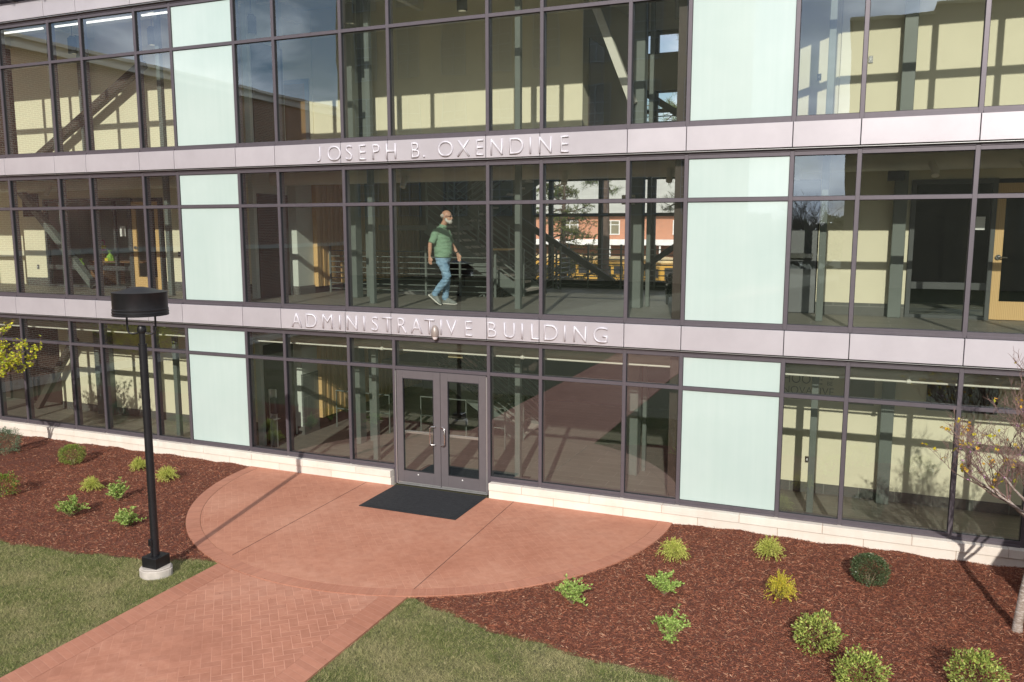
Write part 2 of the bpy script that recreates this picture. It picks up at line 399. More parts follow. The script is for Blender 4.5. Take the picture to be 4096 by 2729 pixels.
b.build('patio_joints', M['framedark'], kind='structure')
def pathend(x): return PC[1] - math.sqrt(PR*PR - (x - PC[0])**2) - .020
b = MB()
xs = np.linspace(-8.24, -5.76, 14)
b.poly([(-8.24, -60), (-5.76, -60)] + [(x, pathend(x)) for x in xs[::-1]], -.25, -.003, 0)
b.poly([(-8.60, -60), (-8.244, -60), (-8.244, pathend(-8.244)), (-8.42, pathend(-8.42)), (-8.60, pathend(-8.60))], -.25, -.002, 1)
b.poly([(-5.756, -60), (-5.40, -60), (-5.40, pathend(-5.40)), (-5.58, pathend(-5.58)), (-5.756, pathend(-5.756))], -.25, -.002, 1)
b.build('path', [M['herring'], M['sol_y']], kind='structure')
b = MB(); b.box(-8.6, -5.4, -4.9, -3.2, -.3, -.03); b.build('path_footing', M['framedark'], kind='structure')

rng = np.random.default_rng(5)
def mulch_inside(x, y, pad=0):
    r = np.hypot(x - PC[0], y - PC[1]); ey = np.interp(np.abs(x + 7), [0, 1.6, 1.75, 2.2, 2.72, 3.5, 4.5, 5.5, 7, 12, 20], [-4.3, -4.3, -4.33, -4.5, -4.68, -4.82, -4.94, -5.03, -5.12, -5.3, -5.4])
    ey = ey + .03*np.sin(x*5.3) + .015*np.sin(x*13)
    return (r > PR - pad) & (y > ey - pad) & (y < -.1) & (np.abs(x+7) > 1.62)
def mz(x, y):
    r = np.hypot(x - PC[0], y - PC[1]); f = np.clip((r - PR) / .5, 0, 1)
    ey = np.interp(np.abs(x + 7), [0, 1.75, 2.72, 4.5, 7, 20], [-4.3, -4.33, -4.68, -4.94, -5.12, -5.4]); g = np.clip((y - ey) / .5, 0, 1)
    return -.022 + .03*f*g + .012*np.sin(x*3.1 + y*2.3) * f * g + .010*np.sin(x*7.7 - y*5.1)*f*g
for side, (x0, x1) in (('left', (-22.5, -8.6)), ('right', (-5.5, 7.5))):
    st = .07; gx = np.arange(x0, x1, st); gy = np.arange(-5.5, -.02, st)
    X, Y = np.meshgrid(gx, gy, indexing='ij'); ins = mulch_inside(X, Y, .05)
    Z = mz(X, Y) + rng.normal(0, .004, X.shape)
    V = np.stack([X, Y, Z], -1).reshape(-1, 3); ny = len(gy); Fc = []
    ii, jj = np.nonzero(ins[:-1, :-1] & ins[1:, :-1] & ins[:-1, 1:] & ins[1:, 1:])
    a = ii*ny + jj; Fc = np.stack([a, a+ny, a+ny+1, a+1], 1)
    npmesh('mulch_bed', V, Fc, M['mulch'], kind='structure', smooth=True)
def scatter(x0, x1, y0, y1, n, fn):
    x = rng.uniform(x0, x1, n); y = rng.uniform(y0, y1, n); k = fn(x, y); return x[k], y[k]
def chips(x0, x1, y0, y1, n, big=1.0):
    x, y = scatter(x0, x1, y0, y1, n, mulch_inside); n = len(x); z = mz(x, y) + rng.uniform(.000, .014, n)
    a = rng.normal(0, .9, n) + .2; L = rng.gamma(2.4, .0062, n)*big + .006; Wd = rng.uniform(.0012, .0040, n)*big; tl = rng.normal(0, .28, n); rl = rng.normal(0, .5, n)
    d = np.stack([np.cos(a)*np.cos(tl), np.sin(a)*np.cos(tl), np.sin(tl)], 1); s_ = np.stack([-np.sin(a)*np.cos(rl), np.cos(a)*np.cos(rl), np.sin(rl)], 1)
    c = np.stack([x, y, z], 1); dl = d*L[:, None]; sw = s_*Wd[:, None]
    V = np.stack([c-dl-sw*.6, c+dl*.8-sw, c+dl+sw*.5, c-dl*.8+sw], 1).reshape(-1, 3)
    return V
V = np.concatenate([chips(-15.5, -8.6, -5.2, -.1, 120000), chips(-21, -15.5, -5.3, -.1, 28000, 1.3), chips(-5.4, 3.2, -5.2, -.1, 215000), chips(3.2, 7, -5.3, -.1, 8000, 1.4)])
tag(npmesh('mulch_chips', V, np.arange(len(V)).reshape(-1, 4), M['chips']), 'shredded red brown bark mulch chips spread over both planting beds', 'mulch', kind='stuff')
x, y = scatter(-11.6, -2.6, -4.7, -.15, 1500, lambda x, y: (np.hypot(x-PC[0], y-PC[1]) < PR) & (rng.random(len(x)) < .02 + .9*np.clip((np.hypot(x-PC[0], y-PC[1]) - PR + .16)/.16, 0, 1)**2))
x2, y2 = scatter(-8.6, -5.4, -9, -4.7, 40, lambda x, y: x < 0)
x = np.concatenate([x, x2]); y = np.concatenate([y, y2]); n = len(x); a = rng.uniform(0, PI, n); L = rng.uniform(.006, .02, n)
c = np.stack([x, y, np.full(n, .006)], 1); d = np.stack([np.cos(a), np.sin(a), 0*a], 1)*L[:, None]; w_ = np.stack([-np.sin(a), np.cos(a), .3+0*a], 1)*.004
V = np.stack([c-d, c-w_, c+d, c+w_], 1).reshape(-1, 3)
tag(npmesh('mulch_bits', V, np.arange(len(V)).reshape(-1, 4), M['chips']), 'stray bits of bark and dry leaf blown onto the red patio and path', 'debris', kind='stuff')
def lawn_in(x, y):
    ey = np.interp(np.abs(x + 7), [0, 1.6, 1.75, 2.2, 2.72, 3.5, 4.5, 5.5, 7, 12, 20], [-4.3, -4.3, -4.33, -4.5, -4.68, -4.82, -4.94, -5.03, -5.12, -5.3, -5.4]) + .03*np.sin(x*5.3) + .015*np.sin(x*13)
    r = np.hypot(x - PC[0], y - PC[1]); dl = np.hypot(x+9.2, (y+5.0))
    return (y < ey + .02) & ((x < -8.605) | (x > -5.395)) & (r > PR + .01) & (dl > .22)
def grass(x0, x1, y0, y1, n, h=.034):
    x, y = scatter(x0, x1, y0, y1, n, lawn_in); n = len(x); hh = rng.uniform(.4, 1.25, n)*h
    pat = np.sin(x*6.1+np.sin(y*4.7)*2)*np.sin(y*5.3+np.sin(x*3.9)*2)
    hh *= 1 + .25*pat
    a = rng.uniform(0, 2*PI, n); ln = rng.uniform(.4, 2.2, n)*hh; w_ = rng.uniform(.0013, .0028, n)
    la = rng.uniform(0, 2*PI, n)
    c = np.stack([x, y, np.full(n, -.036)], 1); s_ = np.stack([np.cos(a), np.sin(a), 0*a], 1)*w_[:, None]
    tip = c + np.stack([np.cos(la)*ln, np.sin(la)*ln, hh], 1)
    return np.stack([c - s_, c + s_, tip], 1).reshape(-1, 3)
V = np.concatenate([grass(-13.6, -8.6, -9.0, -4.2, 330000), grass(-5.4, .5, -7.6, -4.2, 250000), grass(.5, 6, -8, -4.2, 40000, .04), grass(-22, -13.6, -10, -4.5, 60000, .04)])
tag(npmesh('grass', V, np.arange(len(V)).reshape(-1, 3), M['grass']), 'short dormant green and straw grass on both lawns beside the path', 'grass', kind='stuff')

# ------------------------------------------------------------------ the office building
B = empty('office_building', (-7.1, 0, 0), label='three storey modern office building with curtain wall glass, pale metal bands and stone base', cat='building')
def bp(mb, name, mat, parent=None, **kw):
    o = mb.build(name, mat, None, **kw)
    if parent is None: o.parent = B; o.matrix_parent_inverse = Matrix.Translation((7.1, 0, 0))
    else: o.parent = parent
    return o
MX = [-21.93, -20.96, -19.35, -18.38, -16.76, -15.79, -14.23, -13.26, -11.65, -10.68, -9.14, -8.11, -6.11, -5.09, -3.55, -2.58, -.955, .008, 1.57, 2.53, 4.15, 5.12, 6.68]
NW = len(MX)
FROST = {7, 15}; DOORI = 11
ZS = [(.29, 2.964, 2.322), (3.378, 6.205, 5.437), (6.601, 9.60, 8.648)]
FW = .062
for st, (zb, zt, zm) in enumerate(ZS):
    for i in range(NW - 1):
        x0, x1 = MX[i], MX[i+1]
        isd = (st == 0 and i == DOORI)
        w = MB()
        # left mullion (full storey), sill, head, transom
        zlo = zb if not (st == 0 and i in (DOORI, DOORI+1)) else 0.012
        w.box(x0-FW/2, x0+FW/2, 0, .17, zlo, zt)
        xa, xb = x0+FW/2, x1-FW/2
        if not isd:
            w.box(xa, xb, .004, .168, zb, zb+.088)
            w.box(xa, xb, -.018, .004, zb, zb+.036)
        w.box(xa, xb, .004, .168, zt-.112, zt)
        w.box(xa, xb, -.010, .004, zt-.05, zt)
        w.box(xa, xb, .002, .168, zm-FW/2, zm+FW/2)
        fr = i in FROST
        wo = bp(w, 'frosted_window' if fr else ('door_transom_window' if isd else 'window'), M['frame'], bevel=.002)
        zl = zb+.088 if not isd else None
        for (a, c) in (((zl, zm-FW/2),) if not isd else ()) + ((zm+FW/2, zt-.112),):
            if fr:
                p = MB(); p.box(xa+.006, xb-.006, .030, .060, a+.006, c-.006); bp(p, 'frosted_pane', M['frost'], wo)
            else: quad('pane', M['glass'], wo, xa, xb, .045, a, c)
            g = MB()   # black gasket line round the pane
            for q in ((xa, xa+.007, a, c), (xb-.007, xb, a, c), (xa+.007, xb-.007, a, a+.007), (xa+.007, xb-.007, c-.007, c)):
                g.box(q[0], q[1], .022, .050 if not fr else .029, q[2], q[3])
            bp(g, 'gasket', M['framedark'], wo)
# spandrel bands
bands = [(2.964, 3.378), (6.205, 6.601), (9.60, 10.0), (10.22, 10.46)]
for bi, (z0, z1) in enumerate(bands):
    for i in range(NW - 1):
        p = MB(); p.box(MX[i]+.006, MX[i+1]-.006, -.074, -.022, z0+.012, z1-.006)
        bp(p, 'spandrel_panel', M['spandrel'], bevel=.004)
    p = MB(); p.box(MX[0], MX[-1], -.021, .17, z0+.002, z1-.002)
    p.box(MX[0], MX[-1], -.052, -.0215, z0-.004, z0+.008)
    bp(p, 'band_backing', M['framedark'])
    p = MB(); p.box(MX[0], MX[-1], -.066, -.003, z0-.012, z0-.005)
    bp(p, 'drip_edge', M['alu'])
b = MB(); b.tube([(-21.9, -.2, 10.1), (6.6, -.2, 10.1)], .075, 14)
for k in range(30): b.box(-21.5 + k*.97, -21.46 + k*.97, -.24, -.02, 9.99, 10.03)
bp(b, 'gutter_pipe', M['darkgrey'], smooth=True)
b = MB(); b.box(-21.93, 6.68, -.02, .17, 10.0, 10.22); b.box(-21.93, 6.68, -.02, 8.5, 10.46, 10.52)
bp(b, 'roof_edge', M['frame'])
b = MB(); b.box(-24, 6.8, .2, 8.6, 10.0, 10.44); bp(b, 'roof', M['ceil'])
b = MB()
for i in range(NW-1):
    b.box(MX[i]-FW/2, MX[i]+FW/2, 0, .17, 10.53, 12.9); b.box(MX[i]+FW/2, MX[i+1]-FW/2, 0, .17, 10.53, 10.62)
bp(b, 'upper_window_frame', M['frame'])
o = quad('upper_pane', M['glass'], None, MX[0], MX[-1], .05, 10.6, 12.9); o.parent = B; o.matrix_parent_inverse = Matrix.Translation((7.1, 0, 0))
b = MB(); b.box(-22, 6.8, 2.3, 2.4, 10.6, 12.9); b.box(-22, 6.8, 0, 2.4, 12.9, 13.1); bp(b, 'upper_wall', M['beige'])
# stone base
def stonecourse(x0, x1, y0, y1, z0, z1, joints, ez=.006):
    xs = [x0] + [j for j in joints if x0+.05 < j < x1-.05] + [x1]
    for a, c in zip(xs, xs[1:]):
        p = MB(); p.box(a+(.003 if a > x0 else 0), c-(.003 if c < x1 else 0), y0, y1, z0, z1); bp(p, 'stone_block', M['stone'], bevel=.005)
jt = [-5.4 + 1.29*k for k in range(10)]; jb = [-4.79 + 1.29*k for k in range(10)]
jtl = [-8.95 - 1.29*k for k in range(11)]; jbl = [-9.55 - 1.29*k for k in range(11)]
for (x0, x1, T, Bq) in ((-24, -8.16, sorted(jtl), sorted(jbl)), (-6.06, 6.9, jt, jb)):
    stonecourse(x0, x1, -.135, .17, .152, .287, T)
    stonecourse(x0, x1, -.115, .17, -.25, .148, Bq)
    p = MB(); p.box(x0+.01, x1-.01, -.105, .16, -.2, .155); p.box(x0+.01, x1-.01, -.122, .16, .158, .281); bp(p, 'stone_joint_bed', M['mortar'])
# entrance doors
b = MB(); b.box(-8.105+.035, -6.145, .0, .15, .003, .03); bp(b, 'door_threshold', M['alu'], bevel=.004)
b = MB()
b.box(-8.085, -8.068, -.012, .1, .02, 2.262); b.box(-6.152, -6.135, -.012, .1, .02, 2.262)
bp(b, 'door_frame', M['alu'])
for k, (x0, x1) in enumerate(((-8.060, -7.116), (-7.108, -6.160))):
    g0, g1 = x0+.135, x1-.145
    if k: g0, g1 = x0+.152, x1-.150
    b = MB(); y0, y1 = .0, .05
    b.box(x0, g0, y0, y1, .035, 2.278); b.box(g1, x1, y0, y1, .035, 2.278)
    b.box(g0, g1, y0+.0006, y1, 2.125, 2.278); b.box(g0, g1, y0+.0006, y1, .035, .295)
    D = bp(b, 'entrance_door', M['door'], bevel=.003)
    quad('door_pane', M['glass'], D, g0, g1, .025, .295, 2.125)
    p = MB()
    for q in ((g0, g0+.012, .295, 2.125), (g1-.012, g1, .295, 2.125), (g0+.012, g1-.012, .295, .307), (g0+.012, g1-.012, 2.113, 2.125)): p.box(q[0], q[1], -.003, .024, q[2], q[3])
    bp(p, 'glazing_bead', M['framedark'], D)
    hx = -7.305 if k == 0 else -6.995; tx = hx + (.10 if k == 0 else -.10)*.0
    p = MB(); s_ = 1 if k == 0 else -1
    pts = [(hx+.09*s_, 0, 1.23), (hx+.09*s_, -.05, 1.23), (hx+.03*s_, -.062, 1.232), (hx, -.066, 1.21), (hx, -.066, .9), (hx+.03*s_, -.062, .878), (hx+.09*s_, -.05, .88), (hx+.09*s_, 0, .88)]
    p.tube(pts, .0125, 10); p.lathe([(0, 0)], n=3) if False else None
    bp(p, 'handle', M['steel'], D, smooth=True)
    p = MB(); p.box(g0-.02, g1+.03, .052, .085, 1.03, 1.085); bp(p, 'push_bar', M['alu'], D, bevel=.006)
    p = MB(); p.box(x0+.01, x1-.01, -.004, -.0005, .04, .064); bp(p, 'door_sweep', M['alu'], D)
    p = MB(); p.box(x0+.44, x0+.462, -.003, -.0005, .225, .247); bp(p, 'door_stop_pad', M['white'], D)
    if k:
        p = MB(); p.tube([(-7.03, 0, 1.06), (-7.03, -.012, 1.06)], .021, 16); bp(p, 'lock', M['steel'], D, smooth=True)
b = MB(); b.box(-8.078, -6.142, .003, .15, 2.281, 2.291); bp(b, 'door_header', M['framedark'])

# ---- structure inside
ZF = [.08, 3.44, 6.67]
def P_(name, mat, *boxes, label=None, **kw):
    b = MB()
    for q in boxes: b.box(*q)
    o = bp(b, name, mat, **kw)
    if label: o['label'] = label
    return o
P_('ground_floor', M['tile'], (-24, 6.8, .17, 8.4, -.2, .08))
P_('floor_slab', [M['tile']], (-24, -12.0, .175, 8.4, 3.36, 3.44), (-12.0, -7.2, .175, 3.35, 3.36, 3.44), (-7.2, 6.8, .175, 8.4, 3.36, 3.44), (-12.0, -10.7, 3.35, 8.4, 3.36, 3.44))
P_('floor_slab', [M['tile']], (-24, -12.0, .175, 8.4, 6.59, 6.67), (-12.0, -7.2, .175, 3.35, 6.59, 6.67), (-7.2, 6.8, .175, 8.4, 6.59, 6.67), (-12.0, -10.7, 3.35, 8.4, 6.59, 6.67))
P_('ceiling', M['ceil'], (-24, -12.0, .175, 8.4, 3.08, 3.355), (-12.0, -7.2, .175, 3.35, 3.08, 3.355), (-7.2, 6.8, .175, 8.4, 3.08, 3.355), (-12.0, -10.7, 3.35, 8.4, 3.08, 3.355))
P_('ceiling', M['ceil'], (-24, -12.0, .175, 8.4, 6.36, 6.585), (-12.0, -7.2, .175, 3.35, 6.36, 6.585), (-7.2, 6.8, .175, 8.4, 6.36, 6.585), (-12.0, -10.7, 3.35, 8.4, 6.36, 6.585))
P_('ceiling_beam', M['ceil'], *[(x, x+.12, .2, 8.3, 9.7, 9.995) for x in (-21, -18, -14.7, -12.3, -9.1, -5.9, -2.6, .6, 3.8)])
P_('ceiling_beam', M['duct'], *[(-24, 6.7, y, y+.14, 9.78, 9.995) for y in (.5, 1.4)])
# end walls, rear wall
P_('end_wall', M['beige'], (6.6, 6.8, .18, 8.4, -.2, 10.4)); P_('end_wall', M['beige'], (-24, -23.8, .18, 8.4, -.2, 10.4))
# left corridor back walls
YB = 2.25
for (z0, z1) in ((.08, 3.08), (6.67, 10.0)):
    P_('corridor_wall', M['beige'], (-20.93 if z0 > 4 else -19.95, -12.6 if z0 < 4 else -13.75, YB, YB+.12, z0, z1))
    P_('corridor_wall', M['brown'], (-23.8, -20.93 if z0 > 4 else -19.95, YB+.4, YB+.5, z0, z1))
P_('corridor_wall', M['beige'], (-20.96, -20.11, YB, YB+.12, 3.44, 6.36), (-15.95, -12.6, YB, YB+.12, 3.44, 6.36), (-23.8, -20.96, YB+.3, YB+.42, 3.44, 6.36), (-23.8, -12, 6.4, 6.5, 3.44, 6.36))
P_('corridor_wall', M['beige'], (-20.11, -15.95, YB, YB+.12, 5.75, 6.36))
P_('baseboard', M['tilebase'], (-19.95, -12.6, YB-.012, YB-.001, .08, .27)); P_('baseboard', M['tilebase'], (-20.96, -20.11, YB-.012, YB-.001, 3.44, 3.66), (-15.95, -12.6, YB-.012, YB-.001, 3.44, 3.66))
# pilasters in the left corridor
for st in (0, 1, 2):
    z0, z1 = ZF[st], (3.08, 6.36, 9.99)[st]
    xs_ = {0: ((-18.40, -17.95),), 1: (), 2: ((-18.30, -18.12),)}[st]
    for a, c in xs_: P_('pilaster', M['greypost'], (a, c, 2.03, YB-.001, z0, z1))
    for x in (-21.0, -17.93, -14.58, -9.16, -5.92, -.485, 3.9):
        P_('steel_post', M['greypost'], (x-.055, x+.055, .95, 1.06, z0, z1), bevel=.006)
    for x in (-10.33, -3.9): P_('steel_column', M['greypost'], (x-.115, x+.115, 2.03, 2.28, z0, z1), bevel=.008)
    for x in (-10.16, -3.74): P_('steel_post', M['greypost'], (x-.04, x+.04, 2.40, 2.48, z0, z1), bevel=.005)
    P_('steel_column', M['greypost'], (.59, .80, 2.03, YB-.001, z0, z1), bevel=.008)
    # lobby side walls
    P_('lobby_wall', M['beigedim'], (-12.30, -12.17, 1.05, 2.25, z0, z1))
    P_('lobby_wall', M['beigedim' if st < 2 else 'beige'], (-12.6 if st < 2 else -13.9, -11.95, YB if st < 2 else 3.02, 2.86 if st < 2 else 3.14, z0, z1))
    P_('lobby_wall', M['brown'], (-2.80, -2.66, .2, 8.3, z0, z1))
    P_('side_door', M['brown'], (-12.165, -12.14, 1.15, 2.2, z0, z0+2.3))
    if st < 2:
        P_('baseboard', M['tilebase'], (-12.12, -11.939, YB-.012, YB-.001, z0, z0+.2), (-11.931, -11.925, YB+.002, 2.86, z0, z0+.2))
    # right corridor
    if st != 1: P_('corridor_wall', M['beige'], (-.38 if st == 2 else -2.65, 6.6, YB, YB+.12, z0, z1))
    if st == 0: P_('baseboard', M['tilebase'], (-2.65, 6.6, YB-.012, YB-.001, z0, z0+.19))
b = MB(); b.bar((-.38, YB+.06, 8.33), (-1.05, YB+.36, 8.33), .12, 3.3); bp(b, 'corridor_wall', M['beige'])
P_('corridor_wall', M['brown'], (-2.65, -1.08, 2.6, 2.7, 6.67, 10))
P_('corridor_wall', M['beige'], (-.60, .86, YB, YB+.12, 3.44, 6.36), (3.3, 6.6, YB, YB+.12, 3.44, 6.36), (-2.65, -.60, YB, YB+.12, 5.85, 6.36), (.86, 3.3, YB, YB+.12, 5.80, 6.36))
P_('baseboard', M['tilebase'], (-.60, .86, YB-.012, YB-.001, 3.44, 3.66), (3.3, 6.6, YB-.012, YB-.001, 3.44, 3.66))
# double metal doors on the second floor right
b = MB(); b.box(-1.98, -1.27, YB, YB+.05, 3.45, 5.82); b.box(-1.26, -.62, YB, YB+.05, 3.45, 5.82)
o = bp(b, 'corridor_door', M['greydoor'], bevel=.003)
b = MB(); b.box(-1.2, -.68, YB-.07, YB-.02, 4.44, 4.53); b.box(-1.95, -1.33, YB-.07, YB-.02, 4.44, 4.53); bp(b, 'push_bar', M['steel'], o, bevel=.006)
# storefront beside maple door (right)
def storefront(x0, x1, z0, z1, zr, posts=()):
    b = MB(); y0, y1 = 2.20, 2.30
    b.box(x0, x0+.075, y0, y1, z0, z1); b.box(x1-.075, x1, y0, y1, z0, z1); b.box(x0+.075, x1-.075, y0+.002, y1, z1-.08, z1); b.box(x0+.075, x1-.075, y0+.002, y1, z0, z0+.06)
    b.box(x0+.075, x1-.075, y0+.002, y1, zr-.06, zr+.06)
    for x in posts: b.box(x-.03, x+.03, y0+.004, y1, z0+.06, z1-.08)
    o = bp(b, 'interior_storefront', M['darkgrey'], bevel=.003)
    quad('storefront_pane', M['clear'], o, x0+.07, x1-.07, 2.25, z0, z1)
storefront(.87, 2.16, 3.44, 5.8, 4.0)
storefront(-20.11, -17.05, 3.44, 5.75, 3.96, (-17.6,))
def maple(x0, x1, z0, z1, hx, lab):
    b = MB(); y0, y1 = 2.22, 2.265
    b.box(x0, x0+.13, y0, y1, z0, z1); b.box(x1-.13, x1, y0, y1, z0, z1); b.box(x0+.13, x1-.13, y0, y1, z1-.16, z1); b.box(x0+.13, x1-.13, y0, y1, z0, z0+.31)
    o = bp(b, 'maple_door', M['maple'], bevel=.002); o['label'] = lab
    quad('door_pane', M['clear'], o, x0+.13, x1-.13, 2.24, z0+.31, z1-.16)
    b = MB(); b.tube([(hx, 2.22, 4.5), (hx, 2.19, 4.5)], .042, 16); b.tube([(hx, 2.18, 4.5), (hx+.03, 2.155, 4.5), (hx+.13, 2.15, 4.495)], .012, 8); bp(b, 'handle', M['steel'], o, smooth=True)
maple(2.16, 3.12, 3.45, 5.72, 2.23, 'maple door with glass light and lever at right end of second floor')
maple(-16.99, -16.10, 3.45, 5.65, -16.90, 'maple door with glass light in left corridor of second floor')
P_('door_jamb', M['darkgrey'], (-17.05, -16.995, 2.20, 2.3, 3.44, 5.74), (-16.095, -16.04, 2.20, 2.3, 3.44, 5.74), (3.125, 3.2, 2.2, 2.3, 3.44, 5.8))
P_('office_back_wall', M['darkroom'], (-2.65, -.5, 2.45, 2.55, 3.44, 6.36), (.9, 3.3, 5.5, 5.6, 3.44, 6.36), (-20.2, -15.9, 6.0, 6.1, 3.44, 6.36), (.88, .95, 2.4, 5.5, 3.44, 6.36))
# upper floor brown door with grey frame (left of the lobby)
P_('door_jamb', M['greydoor'], (-13.46, -13.36, 2.985, 3.018, 6.67, 8.46), (-12.14, -12.04, 2.985, 3.018, 6.67, 8.46), (-13.36, -12.14, 2.985, 3.018, 8.36, 8.46))
M['tandoor'] = plain('tan_brown_door', (.26, .16, .075), .5)
o = P_('corridor_door', M['tandoor'], (-13.36, -12.14, 2.995, 3.015, 6.68, 8.36), label='tan brown double corridor door on the third floor')
b = MB(); b.box(-13.06, -12.96, 2.975, 2.99, 7.25, 7.8); bp(b, 'handle', M['steel'], o)
# third floor centre: recessed beige wall and return with brown door
P_('lobby_wall', M['beige'], (-11.95, -5.32, 3.04, 3.16, 6.67, 10.0))
P_('lobby_wall', M['beige'], (-5.44, -5.32, 3.16, 7.2, 6.67, 10.0))
P_('corridor_door', M['brown'], (-5.318, -5.29, 3.44, 4.5, 6.68, 8.9), label='dark brown stair door facing right on the third floor')
P_('pilaster', M['darkgrey'], (-10.46, -10.2, 2.5, 2.6, 6.67, 9.99))
P_('lobby_wall', M['beige'], (-13.9, -13.78, 2.36, 3.019, 6.67, 10.0))
P_('balcony_curb', M['framedark'], (-7.15, -2.85, 6.92, 7.06, 3.44, 3.64))
# wood slat walls
for z0, z1 in ((.38, 3.08), (3.6, 6.36)):
    b = MB(); y = 2.87
    b.box(-11.98, -11.84, y, y+.04, z0, z1)
    while y < 7.9:
        y += .105; b.box(-11.93, -11.86 + (.012 if int(y*10) % 2 else 0), y-.055, y+.025, z0, z1)
    bp(b, 'slat_wall', M['maple'])
    P_('slat_backing', M['brown'], (-12.1, -11.935, 2.88, 8.2, z0-.3, z1))
P_('grey_tile_wall', M['tilewall'], (-11.948, -11.932, YB+.002, 2.865, .08, 1.55)) 
P_('grey_tile_wall', M['tilewall'], (-11.97, -11.948, YB-.014, YB-.0005, .27, 1.55))
# lobby rear on the ground floor and behind the stair
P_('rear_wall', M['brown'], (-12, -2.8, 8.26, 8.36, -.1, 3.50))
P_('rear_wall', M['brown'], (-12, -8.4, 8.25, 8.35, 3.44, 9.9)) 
# far glazed wall (second and third floor): frame only with open panes of glass
b = MB()
for x in (-8.35, -7.83, -6.40, -4.95, -3.4, -2.85): b.box(x-.05, x+.05, 8.1, 8.25, 3.44, 10)
for z in (3.5, 5.34, 6.3, 6.7, 8.0, 8.5, 9.4, 9.95): b.box(-8.35, -2.8, 8.12, 8.24, z-.045, z+.045)
bp(b, 'rear_window_frame', M['framedark'])
P_('rear_spandrel', M['beige'], (-8.35, -2.8, 8.0, 8.10, 8.5, 9.4), (-8.35, -2.8, 8.0, 8.10, 6.3, 6.75))
# braces
def brace(a, b_, w=.12, h=.12, mat='darkgrey', name='steel_brace'):
    q = MB(); q.bar(a, b_, w, h, up=(0, 1, 0)); bp(q, name, M[mat], bevel=.004)
brace((-18.95, 1.95, 2.1), (-20.55, 1.95, .1), .16, .16, 'braceshaded')
brace((-16.0, 1.95, 8.9), (-19.75, 1.95, 6.85), .18, .18, 'braceshaded')
brace((-20.9, 1.95, 6.3), (-18.1, 1.95, 3.47), .16, .16, 'greypost')
brace((-4.95, 1.9, 9.7), (-3.98, 2.0, 7.3), .15, .15, 'duct')
brace((-5.2, 7.0, 8.45), (-3.85, 7.0, 7.55), .16, .16, 'framedark'); brace((-9.3, 6.7, 5.9), (-5.6, 6.7, 3.62), .15, .15, 'framedark'); brace((-3.6, 6.5, 4.85), (-4.8, 6.5, 4.0), .13, .13, 'framedark')
# ducts, pipes, lights in the ceilings
b = MB(); b.tube([(-23.5, 1.75, 6.08), (6.5, 1.75, 6.08)], .15, 20); b.tube([(-23.5, .62, 2.715), (6.5, .62, 2.715)], .13, 24)
for x in (-19.0, -13, -8.7, -5.2, -3.2, -1, 1.1, 2.4): b.tube([(x, 1.6, 6.03), (x+.05, 1.45, 5.9), (x+.05, 1.4, 5.82)], .06, 10)
bp(b, 'air_duct', M['duct'], smooth=True)
b = MB(); b.tube([(-23.5, .42, 2.60), (6.5, .42, 2.60)], .018, 10)
for x in (-8.62, -5.6, .9): b.tube([(x-.03, .42, 2.6), (x+.03, .42, 2.6)], .034, 10); b.tube([(x, .42, 2.6), (x, .42, 3.08)], .012, 6)
bp(b, 'sprinkler_pipe', M['duct'], smooth=True)
t = NT('lit_led_strip'); t.base((.8, .8, .8)); t.b.inputs['Emission Color'].default_value = (1, .98, .93, 1); t.b.inputs['Emission Strength'].default_value = 1.6; M['led'] = t.m
for xa, xb in ((-21.5, -18.0), (-17.6, -15.0), (-14.9, -12.6)): P_('linear_light', M['led'], (xa, xb, .88, .92, 9.655, 9.69))
b = MB()
for k in range(7): b.box(-7.0, -2.9, 3.9+k*.55, 3.93+k*.55, 6.28, 6.33)
bp(b, 'linear_light', M['led'])
# stairs: two flights per storey between floor levels
def stair(z0, z1, nm):
    zm = (z0+z1)/2
    for (xa, za, xb, zb, ya, yb) in ((-6.9, z0, -9.35, zm, 3.75, 4.85), (-9.35, zm, -6.9, z1, 5.2, 6.3)):
        b = MB(); n = 10
        for k in range(n):
            f = (k+.5)/n; x = xa+(xb-xa)*f; z = za+(zb-za)*(k+1)/n
            b.box(x-.15, x+.15, ya+.04, yb-.04, z-.06, z-.01)
        bp(b, 'stair_treads', M['concrete'])
        b = MB()
        for y in (ya, yb): b.bar((xa, y, za+.02), (xb, y, zb-.05), .05, .28, up=(0, 0, 1))
        bp(b, 'stair_stringer', M['greypost'])
        b = MB()
        for y in (ya, yb):
            for h in (.25, .42, .59, .76, .93, 1.05): b.tube([(xa, y, za+h), (xb, y, zb+h)], .016, 6)
            for k in range(4):
                f = k/3; x = xa+(xb-xa)*f; z = za+(zb-za)*f; b.box(x-.02, x+.02, y-.02, y+.02, z, z+1.08)
        bp(b, 'stair_railing', M['greypost'])
    P_('stair_landing', M['tile'], (-10.65, -9.35, 3.7, 6.3, zm-.12, zm))
stair(.08, 3.44, 0); stair(3.44, 6.67, 1)
